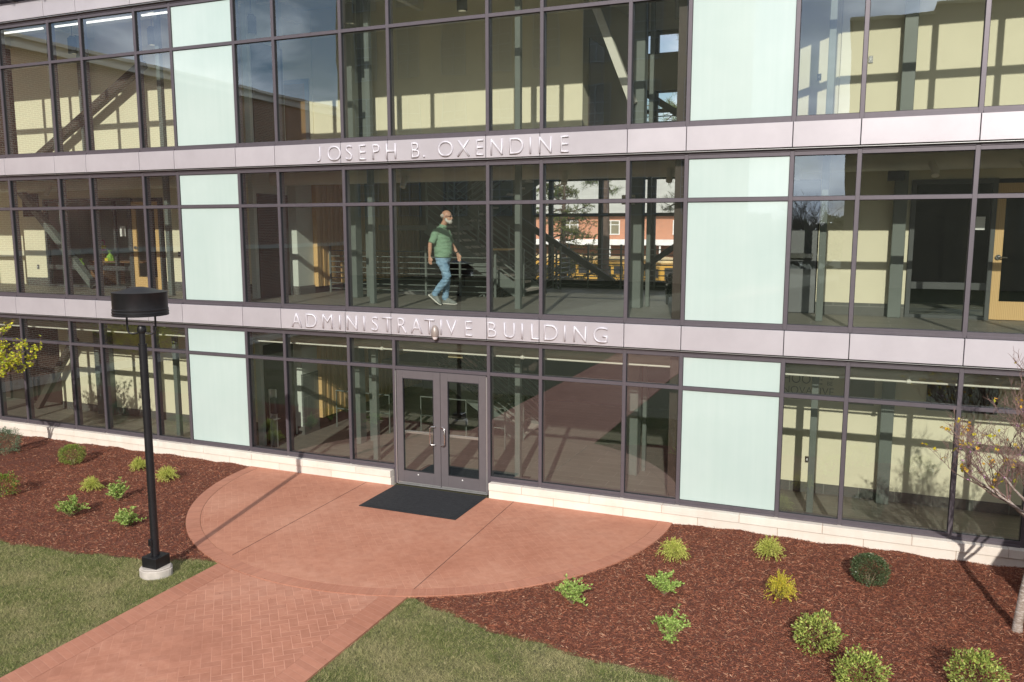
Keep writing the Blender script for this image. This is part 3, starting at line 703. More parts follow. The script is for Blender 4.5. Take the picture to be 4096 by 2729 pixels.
# guard rails
def rail(pts, z, h=1.07, n=8, name='guard_rail'):
    b = MB()
    for a, c in zip(pts, pts[1:]):
        a = Vector(a); c = Vector(c)
        for k in range(n):
            zz = z+.1+(h-.16)*k/(n-1); b.tube([(a.x, a.y, zz), (c.x, c.y, zz)], .0135, 8)
        L = (c-a).length; m_ = max(1, round(L/.9))
        for k in range(m_+1):
            p = a.lerp(c, k/m_); b.box(p.x-.022, p.x+.022, p.y-.022, p.y+.022, z, z+h+.06)
    bp(b, name, M['greypost'])
rail([(-11.75, 3.25, 0), (-7.4, 3.30, 0)], 3.44); rail([(-7.2, 6.85, 0), (-2.85, 6.85, 0)], 3.44); rail([(-7.2, 6.6, 0), (-7.2, 7.9, 0)], 3.44)
rail([(-7.25, 6.8, 0), (-2.85, 6.8, 0)], 6.67)
b = MB()
for a, c in (((-11.7, 3.26), (-10.16, 3.22)), ((-9.4, 3.4), (-8.2, 3.4)), ((-7.55, 2.9), (-7.0, 2.9))):
    b.tube([(*a, .08), (*a, 1.0), (*c, 1.0), (*c, .08)], .02, 8); b.tube([(*a, .55), (*c, .55)], .014, 8)
bp(b, 'lobby_handrail', M['greypost'])
b = MB(); b.box(-7.45, -7.0, 3.1, 3.5, 4.50, 4.54); bp(b, 'rail_cap', M['maple'], bevel=.01)

# ------------------------------------------------------------------ lettering
def textmesh(body, h, ext, mat, name='letter', fit=None, stretch=1.0):
    c = bpy.data.curves.new(name, 'FONT'); c.body = body; c.size = 1; c.extrude = 0; c.resolution_u = 6; c.offset = -.012
    o = bpy.data.objects.new(name, c); COL.objects.link(o); bpy.context.view_layer.update()
    dg = bpy.context.evaluated_depsgraph_get(); me = bpy.data.meshes.new_from_object(o.evaluated_get(dg)); COL.objects.unlink(o); bpy.data.objects.remove(o)
    n_ = len(me.vertices); co = np.empty(n_*3, np.float32); me.vertices.foreach_get('co', co); co = co.reshape(-1, 3)
    bmx = bmesh.new(); bmx.from_mesh(me)
    bmesh.ops.remove_doubles(bmx, verts=bmx.verts, dist=1e-5)
    r = bmesh.ops.extrude_face_region(bmx, geom=bmx.faces[:])
    for v in r['geom']:
        if isinstance(v, bmesh.types.BMVert): v.co.z += 1.0
    xs = [v.co.x for v in bmx.verts]; ys = [v.co.y for v in bmx.verts]
    cx = (min(xs)+max(xs))/2
    if body != '.':
        y0_, y1_ = min(ys), max(ys)
        for v in bmx.verts: v.co.y = (v.co.y-y0_)*.73/(y1_-y0_)
    for v in bmx.verts: v.co = Vector(((v.co.x-cx)*h/.73*stretch, -v.co.z*ext, v.co.y*h/.73))
    bmesh.ops.recalc_face_normals(bmx, faces=bmx.faces)
    bmx.to_mesh(me); bmx.free(); me.materials.clear(); me.materials.append(mat)
    o = bpy.data.objects.new(name, me); COL.objects.link(o); return o
K = 1.6814
def px2x(u):   # pixel column on the band plane -> x along the facade
    import math as _m
    return u
CX = {}
def letx(u, v):
    x = (u-2048)/3303.8; y = (v-1364.5)/3303.8
    d = F_ + X_*x - Y_*y; t_ = (-.08 - CAM_LOC.y)/d.y; return CAM_LOC.x + d.x*t_
s1 = empty('building_sign', (-7.1, -.075, 6.26), label='raised metal letters JOSEPH B. OXENDINE on the upper pale band', cat='sign')
s2 = empty('building_sign', (-7.1, -.075, 3.02), label='raised metal letters ADMINISTRATIVE BUILDING on the band above the doors', cat='sign')
T1 = [('J', 2145, 1), ('O', 2248, 1), ('S', 78, 2), ('E', 168, 2), ('P', 260, 2), ('H', 361, 2), ('B', 525, 2), ('.', 582, 2), ('O', 727, 2), ('X', 848, 2), ('E', 957, 2), ('N', 1071, 2), ('D', 1204, 2), ('I', 1298, 2), ('N', 1398, 2), ('E', 1528, 2)]
T2 = [('A', 1997, 4), ('D', 2095, 4), ('M', 2204, 4), ('I', 2287, 4), ('N', 98, 5), ('I', 180, 5), ('S', 252, 5), ('T', 335, 5), ('R', 435, 5), ('A', 532, 5), ('T', 619, 5), ('I', 697, 5), ('V', 767, 5), ('E', 882, 5), ('B', 1040, 5), ('U', 1156, 5), ('I', 1243, 5), ('L', 1329, 5), ('D', 1436, 5), ('I', 1530, 5), ('N', 1632, 5), ('G', 1770, 5)]
for TT, z0, par, vv in ((T1, 6.262, s1, 600), (T2, 3.022, s2, 1290)):
    for ch_, px, cr0 in TT:
        off = 1350 if cr0 in (2, 5) else 0
        u = off + px/K; x = letx(u, vv)
        # the font's own side: stretch wide letters a little as on the building
        o = textmesh(ch_, .278 if ch_ != '.' else .278, .022, M['letter'], 'letter', stretch=1.12 if ch_ in 'ODG' else 1.0)
        o.parent = par; o.location = (x - par.location.x, -.001, z0 - par.location.z)

# wall light above the doors
w = empty('wall_light', (-7.15, -.075, 3.04), label='oval taupe wall light over the entrance, mounted on the lettered band', cat='wall light')
b = MB(); b.ell((0, -.03, .012), (.075, .075, .145), 24)
geom = b.bm.verts[:] + b.bm.edges[:] + b.bm.faces[:]
bmesh.ops.bisect_plane(b.bm, geom=geom, plane_co=(0, 0, -.062), plane_no=(0, 0, 1), clear_inner=True)
ge = [e for e in b.bm.edges if e.is_boundary]; bmesh.ops.holes_fill(b.bm, edges=ge)
M['taupe'] = plain('taupe_metal', (.33, .28, .25), .4, .3, .05)
b.build('housing', M['taupe'], w, smooth=True)
b = MB(); b.ell((0, -.03, .012), (.068, .069, .14), 24)
geom = b.bm.verts[:] + b.bm.edges[:] + b.bm.faces[:]
bmesh.ops.bisect_plane(b.bm, geom=geom, plane_co=(0, 0, -.066), plane_no=(0, 0, 1), clear_outer=True)
ge = [e for e in b.bm.edges if e.is_boundary]; bmesh.ops.holes_fill(b.bm, edges=ge)
t = NT('diffuser'); t.base((.85, .80, .80)); t.set(Roughness=.15, Coat_Weight=.6); b.build('diffuser', t.m, w, smooth=True)

# door mats
for (x0, x1, y0, y1, z, lab) in ((-8.06, -6.11, -1.42, -.09, .006, 'black rubber entrance mat on the red patio in front of the doors'), (-8.0, -5.7, .35, 1.15, .086, 'dark ribbed mat on the lobby floor just inside the doors')):
    b = MB(); b.box(x0, x1, y0, y1, z-.004, z+.006); b.box(x0+.06, x1-.06, y0+.06, y1-.06, z+.006, z+.011)
    o = b.build('door_mat', M['mat'], bevel=.003); tag(o, lab, 'door mat')

# ------------------------------------------------------------------ lamp post
L = empty('lamp_post', (-9.2, -5.02, 0), label='black drum head lamp post on a round concrete footing at the lawn corner', cat='lamp post')
b = MB(); pts = []
for k in range(40):
    a = 2*PI*k/40; r = .235*(1+.03*math.sin(3*a+1)+.02*math.sin(7*a)); pts.append((r*math.cos(a), r*math.sin(a)*.92))
b.poly(pts, -.2, .085); b.poly([(x*.93, y*.93) for x, y in pts], .086, .105); b.build('footing', M['concrete'], L, bevel=.012)
b = MB(); b.box(-.135, .135, -.135, .135, .106, .262); b.build('base_box', M['black'], L, bevel=.005)
b = MB(); b.tube([(0, 0, .262), (0, 0, 3.36)], .056, 28); b.tube([(0, 0, 3.36), (0, 0, 3.375)], .061, 28); b.build('pole', M['black'], L, smooth=True)
b = MB(); b.tube([(0, 0, 3.375), (0, 0, 3.55)], .040, 24); b.lathe([(.0, 3.53), (.055, 3.53), (.062, 3.55), (.062, 3.60), (.05, 3.63), (0, 3.638)], n=24); b.build('collar', M['black'], L, smooth=True)
b = MB(); ang = R(22)
ux, uy = math.cos(ang), math.sin(ang)
pts = [(-.20, 3.86), (-.20, 3.60), (-.192, 3.55), (-.17, 3.525), (-.13, 3.515), (0, 3.54)]
for sgn in (1, -1):
    b.tube([(sgn*x*ux, sgn*x*uy, z) for x, z in pts], .014, 12)
b.build('yoke', M['black'], L, smooth=True)
b = MB(); r = .362
b.lathe([(0, 3.80), (r-.012, 3.80), (r+.008, 3.782), (r+.010, 3.80), (r+.004, 3.806), (r+.004, 3.815), (r+.010, 3.822), (r+.010, 3.838), (r+.003, 3.845), (r+.003, 3.853), (r+.007, 3.86), (r+.007, 3.874), (r, 3.88), (r, 4.095), (r+.004, 4.10), (r+.004, 4.108), (r-.10, 4.125), (r-.2, 4.155), (r-.3, 4.175), (0, 4.18)], n=72)
b.build('lamp_head', M['black'], L, smooth=True)
b = MB(); b.tube([(.0, 0, 3.799), (0, 0, 3.77)], .06, 20); t = NT('lamp_lens'); t.base((.7, .7, .68)); t.set(Roughness=.3); b.build('lamp_lens', t.m, L, smooth=True)
b = MB(); b.box(-.045, .015, -.085, -.04, .42, .52); b.tube([(-.012, -.06, .27), (-.012, -.06, .42)], .014, 8); b.build('outlet_box', M['black'], L, bevel=.006)

# ------------------------------------------------------------------ plants
def leaves(pts, dirs, size, rs, asp=.5, curl=.25, jit=.9):
    """pts (n,3), dirs (n,3) -> quads (n*4,3) in a rhombic leaf shape"""
    n_ = len(pts); d = dirs + rs.normal(0, jit, (n_, 3)); d /= np.linalg.norm(d, axis=1, keepdims=True)
    q = rs.normal(0, 1, (n_, 3)) + np.array([0, 0, 1.2]); s_ = np.cross(d, q); s_ /= np.linalg.norm(s_, axis=1, keepdims=True); nn = np.cross(s_, d)
    L_ = (size * rs.uniform(.6, 1.25, n_))[:, None]; W_ = L_*asp
    return np.stack([pts, pts + d*L_*.45 + s_*W_*.5 + nn*L_*curl*.3, pts + d*L_, pts + d*L_*.45 - s_*W_*.5 + nn*L_*curl*.3], 1).reshape(-1, 3)
LM = {
 'gold': islandmat('gold_thread_leaves', [(0, (.26, .33, .05)), (.5, (.52, .57, .12)), (1, (.80, .76, .24))], .6, .25),
 'gold2': islandmat('gold_orange_leaves', [(0, (.22, .28, .03)), (.4, (.62, .58, .06)), (1, (.86, .66, .10))], .6, .25),
 'lime': islandmat('lime_leaves', [(0, (.18, .30, .06)), (.6, (.36, .50, .12)), (1, (.54, .66, .22))], .5, .25),
 'box': islandmat('box_leaves', [(0, (.03, .055, .02)), (.6, (.075, .115, .045)), (1, (.20, .25, .13))], .32, .12),
 'boxL': islandmat('box_leaves_yellow', [(0, (.07, .12, .02)), (.6, (.20, .27, .05)), (1, (.45, .48, .12))], .35, .15),
 'abelia': islandmat('abelia_leaves', [(0, (.14, .18, .035)), (.5, (.31, .39, .09)), (.93, (.50, .57, .14)), (1, (.34, .18, .09))], .42, .2),
 'red': islandmat('red_tinged_leaves', [(0, (.08, .14, .02)), (.6, (.20, .32, .05)), (.8, (.33, .20, .06)), (1, (.40, .10, .05))], .5, .2),
 'blue': islandmat('grey_green_needles', [(0, (.05, .10, .055)), (.6, (.12, .20, .11)), (1, (.24, .34, .20))], .6, .1)}
M['twig'] = plain('twig_bark', (.20, .13, .08), .9); M['twigpale'] = plain('pale_twig_bark', (.42, .33, .22), .9)
def shrub(kind, x, y, w_, h, seed, label, group=None):
    rs = np.random.default_rng(seed); rnd = random.Random(seed)
    names = {'gold': 'thread_cypress', 'gold2': 'thread_cypress', 'lime': 'leafy_shrub', 'box': 'boxwood_shrub', 'boxL': 'boxwood_shrub', 'abelia': 'abelia_shrub', 'red': 'leafy_shrub', 'blue': 'juniper_shrub'}
    o = empty(names[kind], (x, y, float(mz(np.array(x), np.array(y)))), 0, label, 'shrub', group)
    P, D, st = [], [], MB(); r = w_/2
    if kind in ('gold', 'gold2'):
        ns = 210 if kind == 'gold' else 150
        for k in range(ns):
            a = rnd.uniform(0, 2*PI); el = rnd.uniform(.05, 1.45); L_ = rnd.uniform(.55, 1.05)
            dx, dy, dz = math.cos(a)*math.cos(el)*r*1.1, math.sin(a)*math.cos(el)*r*1.1, math.sin(el)*h*1.02
            p0 = Vector((dx*.12, dy*.12, .02)); pts = []
            for q in np.linspace(0, 1, 7):
                droop = -.32*h*q*q*math.cos(el)*rnd.uniform(.6, 1.4)
                pts.append(p0 + Vector((dx*q*L_, dy*q*L_, (dz*(1.15*q - .15*q*q))*L_ + .28*h*math.sin(q*2.2)*math.cos(el) + droop)))
            if k % 3 == 0: st.tube(pts[:5], [.003, .0025, .002, .0015, .001], 4)
            for i in range(1, 7):
                t_ = (pts[i] - pts[i-1]).normalized()
                for _ in range(9 if i > 2 else 3):
                    f = rnd.random(); p = pts[i-1].lerp(pts[i], f); P.append(tuple(p)); D.append((t_.x*1.4, t_.y*1.4, t_.z*1.4 - .1))
        V = leaves(np.array(P), np.array(D), .026, rs, .20, .1, .62); mat = LM[kind]
    elif kind == 'lime':
        ns = 15; 
        for k in range(ns):
            a = 2*PI*k/ns + rnd.uniform(-.3, .3); el = rnd.uniform(.25, 1.35); L_ = rnd.uniform(.7, 1.1)
            tgt = Vector((math.cos(a)*math.cos(el)*r*1.15, math.sin(a)*math.cos(el)*r*1.15, math.sin(el)*h*.98))*L_; bend = Vector((rnd.uniform(-.04, .04), rnd.uniform(-.04, .04), .05))
            pts = [Vector((0, 0, .0))+tgt*q + bend*math.sin(q*PI) for q in np.linspace(0, 1, 8)]
            st.tube(pts, [.005*(1-.75*q) for q in np.linspace(0, 1, 8)], 5)
            segs = [(pts, .22)]
            for b_ in range(4):
                q = rnd.uniform(.3, .85); i = int(q*7); d0 = Vector((rnd.uniform(-1, 1), rnd.uniform(-1, 1), rnd.uniform(.1, 1))).normalized()*rnd.uniform(.05, .12)
                sp = [pts[i] + d0*q2 for q2 in (0, .5, 1)]; st.tube(sp, [.002, .0015, .001], 4); segs.append((sp, 0))
            for pp, lo in segs:
                for i in range(1, len(pp)):
                    if i/len(pp) < lo: continue
                    for _ in range(7):
                        f = rnd.random(); p = pp[i-1].lerp(pp[i], f); aa = rnd.uniform(0, 2*PI); P.append(tuple(p)); D.append((math.cos(aa), math.sin(aa), .55))
        V = leaves(np.array(P), np.array(D), .040, rs, .50, .35, .35); mat = LM['lime']
    else:
        dens = {'box': 8000, 'boxL': 5200, 'abelia': 1700, 'red': 1900, 'blue': 4200}[kind]; ls = {'box': .019, 'boxL': .021, 'abelia': .036, 'red': .032, 'blue': .04}[kind]
        asp = {'blue': .16}.get(kind, .55)
        for k in range(14 if kind not in ('box', 'boxL') else 8):
            a = rnd.uniform(0, 2*PI); rr = r*rnd.uniform(.2, .5); hh = h*rnd.uniform(.25, .45)
            st.tube([(0.02*math.cos(a), .02*math.sin(a), -.01), (rr*.4*math.cos(a), rr*.4*math.sin(a), hh*.4), (rr*.7*math.cos(a), rr*.7*math.sin(a), hh*.8)], [.004, .003, .0015], 5)
        n_ = dens; v = rs.normal(0, 1, (n_, 3)); v /= np.linalg.norm(v, axis=1, keepdims=True); v[:, 2] = np.where(v[:, 2] < -.85, -v[:, 2], v[:, 2])
        rad = rs.uniform(.35, 1, n_)**.35
        lump = np.array([1 + .16*noise.noise(Vector((float(q[0])*2.2+seed, float(q[1])*2.2, float(q[2])*2.2))) + .10*noise.noise(Vector((float(q[0])*6+seed, float(q[1])*6, float(q[2])*6))) for q in v])
        if kind in ('abelia', 'red', 'blue'): lump = 1 + (lump-1)*2.7
        zc = h*.50; Pn = v*np.array([r*1.02, r*1.02, h*.52])*(rad*lump)[:, None] + np.array([0, 0, zc]); Pn[:, 2] = np.maximum(Pn[:, 2], .015)
        D = v.copy(); D[:, 2] += .35
        V = leaves(Pn, D, ls, rs, asp, .3, .45); mat = LM[kind]
        if kind == 'abelia':   # stray shoots
            PP, DD = [], []
            for k in range(9):
                a = rnd.uniform(0, 2*PI); b0 = Vector((math.cos(a)*r*.6, math.sin(a)*r*.6, h*.8)); d0 = Vector((math.cos(a)*.4, math.sin(a)*.4, .8))*rnd.uniform(.06, .13)
                st.tube([b0, b0+d0*.6, b0+d0], [.002, .0015, .001], 4)
                for _ in range(12):
                    q = rnd.random(); PP.append(tuple(b0+d0*q)); DD.append((rnd.uniform(-1, 1), rnd.uniform(-1, 1), .4))
            V = np.concatenate([V, leaves(np.array(PP), np.array(DD), .03, rs, .5)])
    st.build('stems', M['twigpale' if kind in ('box', 'boxL') else 'twig'], o)
    npmesh('foliage', V, np.arange(len(V)).reshape(-1, 4), mat, o)
    return o
SH = [('blue', -17.17, -1.44, .50, .56, 'grey green needly shrub by the stone wall at the far left edge'),
 ('boxL', -15.18, -1.45, .52, .42, 'round clipped yellow green shrub in the left bed nearest the wall'),
 ('gold', -13.54, -1.22, .34, .25, 'small golden feathery shrub half hidden behind the lamp pole'),
 ('gold', -12.39, -1.62, .44, .27, 'golden feathery shrub right of the lamp pole by the patio'),
 ('gold', -13.31, -2.58, .38, .25, 'low golden green shrub left of the pole in the middle of the left bed'),
 ('lime', -12.29, -2.90, .50, .44, 'upright lime green shrub between the golden shrub and the lamp pole'),
 ('lime', -12.37, -3.84, .56, .40, 'wide lime green shrub farthest left of the lime ones in the left bed'),
 ('lime', -11.06, -3.84, .52, .36, 'lime green shrub nearest the lamp footing and the lawn'),
 ('red', -14.55, -3.48, .56, .42, 'leafy green shrub with red tips cut by the left picture edge'),
 ('gold', -2.30, -1.66, .44, .28, 'gold green feathery shrub beside the right tip of the patio'),
 ('lime', -3.23, -3.75, .56, .38, 'forked lime green shrub nearest the patio curve in the right bed'),
 ('lime', -2.17, -2.94, .50, .38, 'bright green shrub leaning right below the gold one near the patio'),
 ('lime', -1.81, -4.30, .54, .52, 'tall bushy lime green shrub closest to the right lawn edge'),
 ('gold', -.96, -1.04, .44, .30, 'yellow green feathery shrub close to the stone base under the right windows'),
 ('box', .44, -1.46, .52, .42, 'dark green round clipped boxwood in the right bed'),
 ('gold2', -.68, -2.50, .44, .38, 'bright golden yellow cypress shrub in the middle of the right bed'),
 ('abelia', -.17, -3.72, .50, .40, 'round leafy green shrub in the front middle of the right bed'),
 ('abelia', .30, -4.58, .52, .42, 'leafy mound at the bottom edge, left of the corner shrub'),
 ('abelia', 1.45, -4.12, .52, .42, 'leafy green mound at the bottom right corner near the tree')]
for k, (kd, x, y, w_, h, lab) in enumerate(SH):
    s_ = h/.4; shrub(kd, x, y, w_, h, 100+k, lab, 'young shrubs planted in the mulch beds')
for k, (x, y) in enumerate(((-19.5, -2.0), (-18.6, -3.6), (3.6, -1.4), (4.4, -3.2), (-15.9, -4.3))):
    pass

# bark
t = NT('pale_smooth_bark'); n1 = t.noise(26, 4, .7, t.mapped(sc=(.6, .6, 2.2))); t.base(t.ramp(n1, [(.35, (.20, .15, .12)), (.52, (.33, .27, .23)), (.66, (.50, .45, .41))])); t.set(Roughness=.85); t.bump(n1, .5, .006); M['bark'] = t.m
M['twigred'] = plain('reddish_twig', (.20, .125, .105), .8)
M['yleaf'] = islandmat('yellow_heart_leaves', [(0, (.42, .45, .03)), (.5, (.72, .58, .04)), (.8, (.80, .42, .06)), (1, (.55, .25, .06))], .45, .35)
M['gleaf'] = islandmat('yellow_green_leaves', [(0, (.30, .42, .03)), (.5, (.62, .66, .05)), (1, (.85, .72, .08))], .45, .35)
M['bud'] = islandmat('purple_buds', [(0, (.42, .14, .40)), (1, (.68, .34, .66))], .6)
def redbud(x, y, seed, lab, leafmat, leafy, lean):
    rnd = random.Random(seed); rs = np.random.default_rng(seed)
    o = empty('redbud_tree', (x, y, 0), 0, lab, 'tree', 'young redbud trees in the beds')
    tr, br = MB(), MB(); LP, LD, BP = [], [], []
    def grow(p, d, L_, r, lev, mb):
        pts = [p]; n_ = 5; dd = d.copy()
        for k in range(n_):
            dd = (dd + Vector((rnd.uniform(-1, 1), rnd.uniform(-1, 1), rnd.uniform(-.4, .9)))*(.13 + .04*lev)).normalized(); p = p + dd*L_/n_; pts.append(p)
        r = max(r, .0030); rr = [r*(1-.55*k/n_) for k in range(n_+1)]
        mb.tube(pts, rr, 8 if lev < 2 else 4, cap=False)
        if lev >= 3:
            for q in pts[1:]:
                if rnd.random() < leafy * (1.3 if lev > 3 else .5) * (1.0 if q.z > 1.9 else .35):
                    for _ in range(rnd.randint(1, 3)): LP.append(tuple(q)); LD.append((rnd.uniform(-1, 1), rnd.uniform(-1, 1), rnd.uniform(-1, .3)))
        if lev in (2, 3):
            for q in pts:
                if rnd.random() < .08: BP.append(q + Vector((rnd.uniform(-.02, .02),)*3))
        if lev >= 5: return
        nb = (0, 4, 5, 5, 3)[lev] if lev else 0
        for k in range(nb):
            f = rnd.uniform(.25, 1.0) if lev else 1; i = min(n_, max(1, int(f*n_+.5))); a = rnd.uniform(0, 2*PI)
            perp = Vector((math.cos(a), math.sin(a), rnd.uniform(-.1, .5))); nd = (dd*.75 + perp*rnd.uniform(.45, .95)).normalized()
            grow(pts[i], nd, L_*rnd.uniform(.45, .68), rr[i]*.55, lev+1, br)
    # trunk
    pts = [Vector((0, 0, -.05)), Vector((0, 0, .12)), Vector((.03, .0, .5)), Vector((.09*lean, .02, .95)), Vector((.12*lean, .03, 1.25))]
    tr.tube(pts, [.068, .056, .050, .045, .042], 14)
    top = pts[-1]
    for k in range(7):
        a = 2*PI*k/7 + rnd.uniform(-.25, .25); grow(top + Vector((0, 0, -.15+.08*k)), Vector((math.cos(a)*.75, math.sin(a)*.75, rnd.uniform(.45, 1.0))).normalized(), rnd.uniform(.9, 1.25)*lean, .024, 1, tr)
    grow(top, Vector((.05, 0, 1)), 1.3*lean, .032, 1, tr)
    tr.build('trunk', M['bark'], o, smooth=True); br.build('twigs', M['twigred'], o)
    if LP: V = leaves(np.array(LP), np.array(LD), .052, rs, .95, .3, .4); npmesh('leaves', V, np.arange(len(V)).reshape(-1, 4), leafmat, o)
    BQ = np.array([tuple(q + Vector((rnd.uniform(-.015, .015), rnd.uniform(-.015, .015), rnd.uniform(-.02, .02)))) for q in BP for _ in range(6)])
    V = leaves(BQ, rs.normal(0, 1, BQ.shape), .018, rs, .7, .4); npmesh('blossom', V, np.arange(len(V)).reshape(-1, 4), M['bud'], o)
    return o
redbud(2.12, -2.34, 11, 'young bare redbud tree with pale trunk at the right picture edge', M['yleaf'], .009, 1.0)
redbud(-17.15, -2.35, 23, 'redbud tree with yellow green leaves reaching in at the left picture edge', M['gleaf'], .20, .98)

# ------------------------------------------------------------------ things inside
def pend(x, y, z, lab, rod=10.0):
    o = empty('pendant_light', (x, y, z), 0, lab, 'pendant light', 'black cylinder pendants on the third floor')
    b = MB(); b.lathe([(0, .40), (.06, .40), (.075, .385), (.075, .37), (.098, .36), (.102, .35), (.102, .03), (.098, .0), (.085, .0), (.085, .02), (0, .02)], n=28); b.build('shade', M['black'], o, smooth=True)
    b = MB(); b.lathe([(.084, .003), (.05, .018), (0, .0185)], n=24); b.build('reflector', M['steel'], o, smooth=True)
    b = MB(); b.tube([(0, 0, .40), (0, 0, rod-z)], .007, 6); b.build('stem', M['black'], o)
    return o
PL = [(-17.43, 'second pendant from the left, above the brace'), (-14.94, 'pendant beside the left frosted panel, seen through blue reflection'), (-12.15, 'pendant just right of the left frosted panel'), (-9.68, 'dark pendant between door frame and grey post'), (-7.16, 'pendant above the wide centre window')]
for x, lab in PL: pend(x, 1.2, 9.10, 'black cylinder ' + lab)
pend(-2.98, 1.2, 8.60-.02, 'black cylinder pendant at the top beside the right frosted panel'); pend(-4.6, 4.2, 7.98, 'black cylinder pendant hanging low before the pine branches')

o = empty('sanitizer_stand', (-11.9, 1.12, .08), 0, 'grey floor stand with black sanitizer dispenser inside the glass left of the doors', 'dispenser')
b = MB(); b.box(-.07, .07, 0, .03, 0, 1.32); b.box(-.095, -.065, -.05, .03, 0, 1.32); b.build('stand', M['alu'], o, bevel=.003)
b = MB(); b.box(-.02, .14, -.10, 0, .78, 1.14); b.build('dispenser', M['black'], o, bevel=.008)
b = MB(); b.box(-.04, .17, -.14, 0, .66, .675); b.build('drip_tray', M['alu'], o)
M['pattern'] = None
t = NT('patterned_fabric'); vv = t.add('ShaderNodeTexVoronoi'); vv.feature = 'DISTANCE_TO_EDGE'; vv.inputs['Scale'].default_value = 11; t.l.new(t.obj(), vv.inputs['Vector'])
t.base(t.ramp(vv.outputs['Distance'], [(.03, (.30, .29, .26)), (.06, (.03, .03, .03))])); t.set(Roughness=.9); M['pattern'] = t.m
o = empty('lounge_chair', (-3.35, 3.35, 3.44), 0, 'dark patterned high back lounge chair at the right end of the lobby balcony', 'chair')
b = MB(); b.box(-.16, .02, -.35, .35, .16, .62); b.box(-.16, .45, -.35, .35, .16, .42); b.build('seat', M['pattern'], o, bevel=.03)
b = MB()
for x, y in ((-.12, -.3), (-.12, .3), (.4, -.3), (.4, .3)): b.tube([(x, y, 0), (x, y, .17)], [.02, .035], 8)
b.build('legs', M['black'], o)
# reception desk and spring decorations in the left office
o = empty('reception_desk', (-19.1, 3.3, 3.44), 0, 'brown wood reception desk behind the second floor office glass', 'desk')
M['walnut'] = plain('brown_laminate', (.24, .13, .07), .5, 0, .15, 4)
b = MB(); b.box(-.35, .15, -.3, .4, 0, .62); b.box(-.4, 1.6, -.33, .45, .62, .66); b.box(-.3, -.1, -.1, .1, .66, 1.0); b.build('counter', M['walnut'], o, bevel=.004)
M['pink'] = plain('pink_plastic', (.75, .08, .30), .4); M['yel'] = plain('yellow_plastic', (.85, .65, .05), .4); M['limec'] = plain('lime_cellophane', (.34, .55, .09), .2, 0, .4, 20)
o = empty('easter_basket', (-19.15, 3.2, 4.36), 0, 'small pink and yellow basket with handle on the office desk', 'basket')
b = MB(); b.lathe([(0, 0), (.07, 0), (.09, .16), (.075, .16), (.06, .02), (0, .02)], n=16); b.build('bowl', M['yel'], o, smooth=True)
b = MB(); b.tube([(-.08, 0, .15), (-.06, 0, .27), (0, 0, .31), (.06, 0, .27), (.08, 0, .15)], .012, 8); b.lathe([(.072, .01), (.083, .07), (.074, .01)], n=16); b.build('handle', M['pink'], o, smooth=True)
for (x, z, sc, lab) in ((-18.85, 4.02, .8, 'lime green cellophane gift basket on the office desk'), (-19.95, 3.8, .75, 'lime green cellophane bundle left of the desk by the brace')):
    o = empty('gift_basket', (x, 3.15, z), 0, lab, 'gift basket'); b = MB()
    prof = [(0, 0), (.11, 0), (.15, .12), (.12, .26), (.05, .34), (.03, .38), (.10, .46), (.0, .40)]
    b.lathe([(r*sc, q*sc) for r, q in prof], n=11)
    for v in b.bm.verts: v.co += Vector((noise.noise(v.co*9+Vector((x, 0, 0))), noise.noise(v.co*9+Vector((0, 5, 0))), 0))*.05
    b.build('wrap', M['limec'], o)
    b = MB(); b.box(-.07*sc, .07*sc, -.17*sc, -.15*sc, .04*sc, .2*sc); b.build('card', M['yel'], o)
def wallitem(name, lab, cat, boxes, mat, **kw):
    b = MB()
    for q in boxes: b.box(*q)
    return tag(b.build(name, mat, bevel=.002), lab, cat)
wallitem('door_notice', 'white paper notice taped on the left office glass', 'notice', [(-17.36, -17.18, 2.17, 2.19, 4.78, 5.04)], M['white'])
wallitem('door_notice', 'pale paper notice on the right office glass beside the maple door', 'notice', [(1.78, 2.0, 2.17, 2.19, 4.95, 5.17)], M['white'])
for (x, z, lab, mt) in ((-.72, 7.61, 'black card reader plate on the third floor right wall', 'black'), (.10, 7.85, 'steel switch plate on the third floor right wall', 'steel'), (-.61, .71, 'small outlet plate low on the ground floor right wall', 'steel'), (-20.5, 3.95, 'outlet plate on the second floor left wall', 'greydoor'), (-16.8+.42, 7.0, 'outlet plate low on the third floor left wall', 'greydoor'), (-15.5, 4.35, 'black thermostat box on the second floor wall right of the maple door', 'black')):
    o = wallitem('wall_plate', lab, 'wall plate', [(x-.035, x+.035, 2.23, 2.249, z-.058, z+.058)], M[mt])
    b = MB(); b.box(x-.01, x+.01, 2.224, 2.23, z-.02, z+.02); b.build('switch', M['white'], o)
# exit signs
M['exit'] = plain('pale_exit_panel', (.62, .63, .55), .5); M['exitt'] = plain('exit_letters', (.12, .12, .10), .5)
for (x, y, z, lab) in ((-4.02, 1.9, 5.52, 'pale EXIT sign hanging by the grey column on the second floor'), (-7.05, 1.0, 2.82, 'EXIT sign hanging above the entrance doors inside the lobby')):
    o = empty('exit_sign', (x, y, z), 0, lab, 'exit sign'); b = MB(); b.box(-.13, .13, -.012, .012, -.09, .09); b.build('panel', M['exit'], o, bevel=.003)
    tx = textmesh('EXIT', .09, .003, M['exitt'], 'sign_text'); tx.parent = o; tx.location = (0, -.0125, -.05)
    b = MB(); b.tube([(0, 0, .09), (0, 0, 3.08-z if z < 3 else 6.36-z)], .01, 6); b.build('hanger', M['black'], o)
o = wallitem('hanging_sign_panel', 'clear rectangular panel hanging above the entrance doors', 'sign panel', [(-7.32, -6.98, .72, .76, 2.66, 2.74)], M['alu'])
b = MB(); b.box(-7.31, -6.99, .735, .745, 2.45, 2.659); b.build('clear_panel', plain('tan_acrylic', (.42, .36, .2), .3), o)
